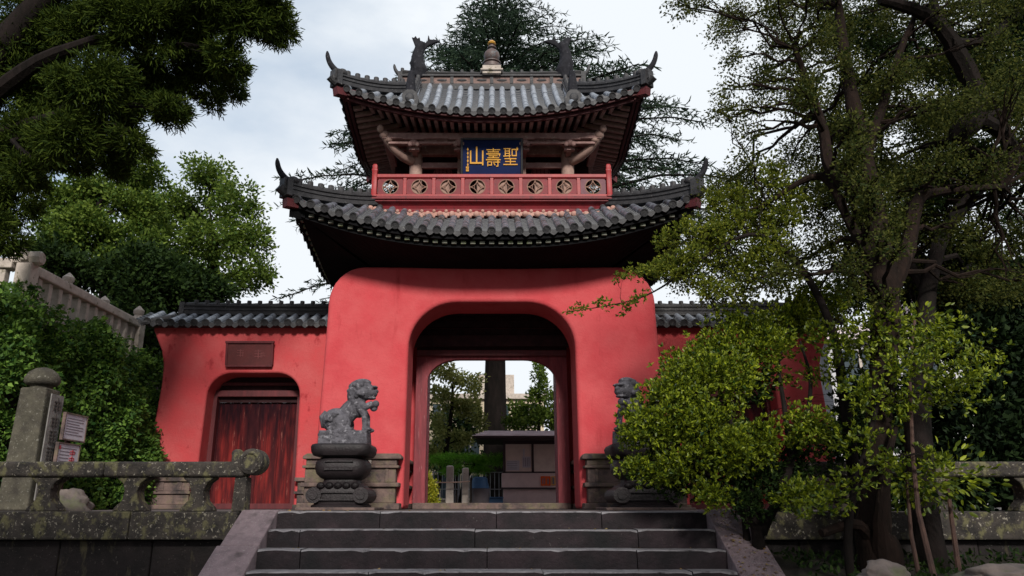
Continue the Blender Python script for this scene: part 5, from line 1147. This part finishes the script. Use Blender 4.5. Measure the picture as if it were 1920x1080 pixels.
tree('laurel_shrub', 'dark shaded shrub filling the gaps low down behind the bright azalea', 'shrub', [pp(1400, 1010, 7.55, .035), pp(1390, 930, 7.6, .03), pp(1370, 860, 7.7, .02), pp(1350, 810, 7.8, .01)], cl, 15000, None, L_DARK, BARKD, size=.045, spread=.36, sub=12, rbr=.012, twigs=5, rosette=5)
random.seed(6); cl = []
for (x, y, rx, ry, Y) in ((1640, 610, 60, 44, 7.0), (1700, 680, 70, 44, 6.6), (1760, 640, 60, 40, 6.8), (1600, 660, 40, 40, 7.2), (1800, 700, 56, 30, 6.6), (1780, 740, 50, 34, 6.8), (1620, 740, 40, 40, 6.7), (1700, 760, 50, 36, 6.8), (1570, 640, 50, 40, 7.4), (1620, 820, 36, 30, 6.6), (1660, 870, 30, 24, 6.5), (1560, 940, 36, 30, 6.5), (1600, 900, 40, 22, 6.5), (1520, 950, 40, 20, 6.5), (1740, 860, 26, 22, 6.8), (1550, 700, 40, 30, 7.6), (1850, 670, 40, 26, 6.8)):
    cl.append(C(x, y, Y, rx, ry, .26))
tree('camellia_shrub', 'loose shrub of yellow-green leaves in front of the tall right trunks', 'shrub', [pp(1590, 1030, 6.7, .035), pp(1600, 930, 6.7, .03), pp(1630, 820, 6.8, .022), pp(1650, 740, 6.9, .018), pp(1680, 660, 6.9, .01)], cl, 10000, None, L_BUSH, BARKD, size=.046, spread=.34, sub=14, rbr=.014, twigs=4, rosette=6)
# dark evergreen backdrop on the right
random.seed(9); cl = []
for i in range(44):
    x = random.uniform(1600, 2000); y = random.uniform(500, 900)
    if x < 1730 and y > 560 and y < 720: continue
    cl.append(C(x, y, random.uniform(10.5, 13), 50, 46, .5))
for (x, y) in [(1620 + 40 * q, 905 + 20 * (q % 2)) for q in range(9)]: cl.append(C(x, y, 9.3, 40, 40, .35))
for (x, y) in ((1850, 640), (1900, 700), (1860, 760), (1910, 820), (1840, 830), (1900, 600), (1950, 760)): cl.append(C(x, y, 9.5, 60, 60, .4))
tree('holly_tree', 'near-black evergreen mass at the right picture edge behind the trunks', 'tree', [pp(1900, 930, 11, .16), pp(1890, 800, 11.2, .12), pp(1880, 650, 11.4, .08), pp(1870, 540, 11.6, .04)], cl, 62000, None, L_HOLLY, BARKD, size=.10, spread=.32, sub=12, rbr=.04, tmpl='broad', base=tuple(P(1900, 955, 11)))
# distant wood beyond the garden closing the horizon at both sides
cl = []
for i in range(60):
    x = -34 + 68 * i / 59
    if abs(x) < 8: continue
    cl.append(((x, 34 + rng.uniform(-3, 3), rng.uniform(1.5, 5)), (2.4, 2, 2.6)))
Pq, Dq = cloud(cl, 30000, .34, 12); o = scatter('distant_woodland', Pq, Dq, .30 * rng.uniform(.7, 1.3, len(Pq)), L_DARK, None, 'broad'); tag(o, 'distant dark woodland closing the view beyond the garden', 'woodland', None, 'stuff')
# unseen canopy added behind the camera to shade the steps, rails and planting bed
random.seed(14); cl = []
for i in range(46): cl.append(((random.uniform(-8.5, 9), random.uniform(-1.6, .5), random.uniform(3.3, 4.9)), (.75, .6, .45)))
tree('added_shade_tree', 'unseen leafy tree added behind the viewer to shade the steps and planting bed', 'tree', [((5.2, -2.6, GZ), .26), ((5.0, -2.5, 1.2), .22), ((4.2, -1.8, 3.2), .15), ((2.0, -1.2, 4.2), .10), ((-2.0, -.9, 4.4), .07), ((-6.0, -.8, 4.4), .04)], cl, 36000, None, L_DARK, BARKD, size=.11, spread=.34, sub=12, rbr=.03, twigs=2, tmpl='broad')
# fallen leaves
n = 420; x = rng.uniform(2.22, 2.58, n); y = rng.uniform(6.3, 8.3, n); z = np.minimum(0, -(8.0 - y) * RZ / TR * 1.02) + .022
x2 = rng.uniform(-2.1, 2.1, 46); kk_ = rng.integers(0, 4, 46); y2 = Y0 - kk_ * TR + rng.uniform(.03, .27, 46); z2 = -kk_ * RZ + .006
Pq = np.stack([np.concatenate([x, x2]), np.concatenate([y, y2]), np.concatenate([z, z2])], 1); D = rng.normal(size=Pq.shape); D[:, 2] *= .12
o = scatter('leaf_litter', Pq, D, .040 * rng.uniform(.5, 1.2, len(Pq)), L_FALL, None, 'broad', up=arr([(0, 0, 1)])); tag(o, 'small fallen leaves scattered on the steps and the right stair cheek', 'leaf litter', None, 'stuff')
n = 5000; x = np.concatenate([rng.uniform(2.7, 9, n)]); y = rng.uniform(4.4, 7.9, n); h = -.72 + .30 * ((y - 4.2) / 3.9) + .05
D = rng.normal(size=(n, 3)) + arr((0, 0, .7)); o = scatter('undergrowth', np.stack([x, y, h], 1), D, .06 * rng.uniform(.5, 1.3, n), L_DARK, None, 'leaf'); tag(o, 'low dark leaves covering the planting bed under the trees', 'ground cover', None, 'stuff')
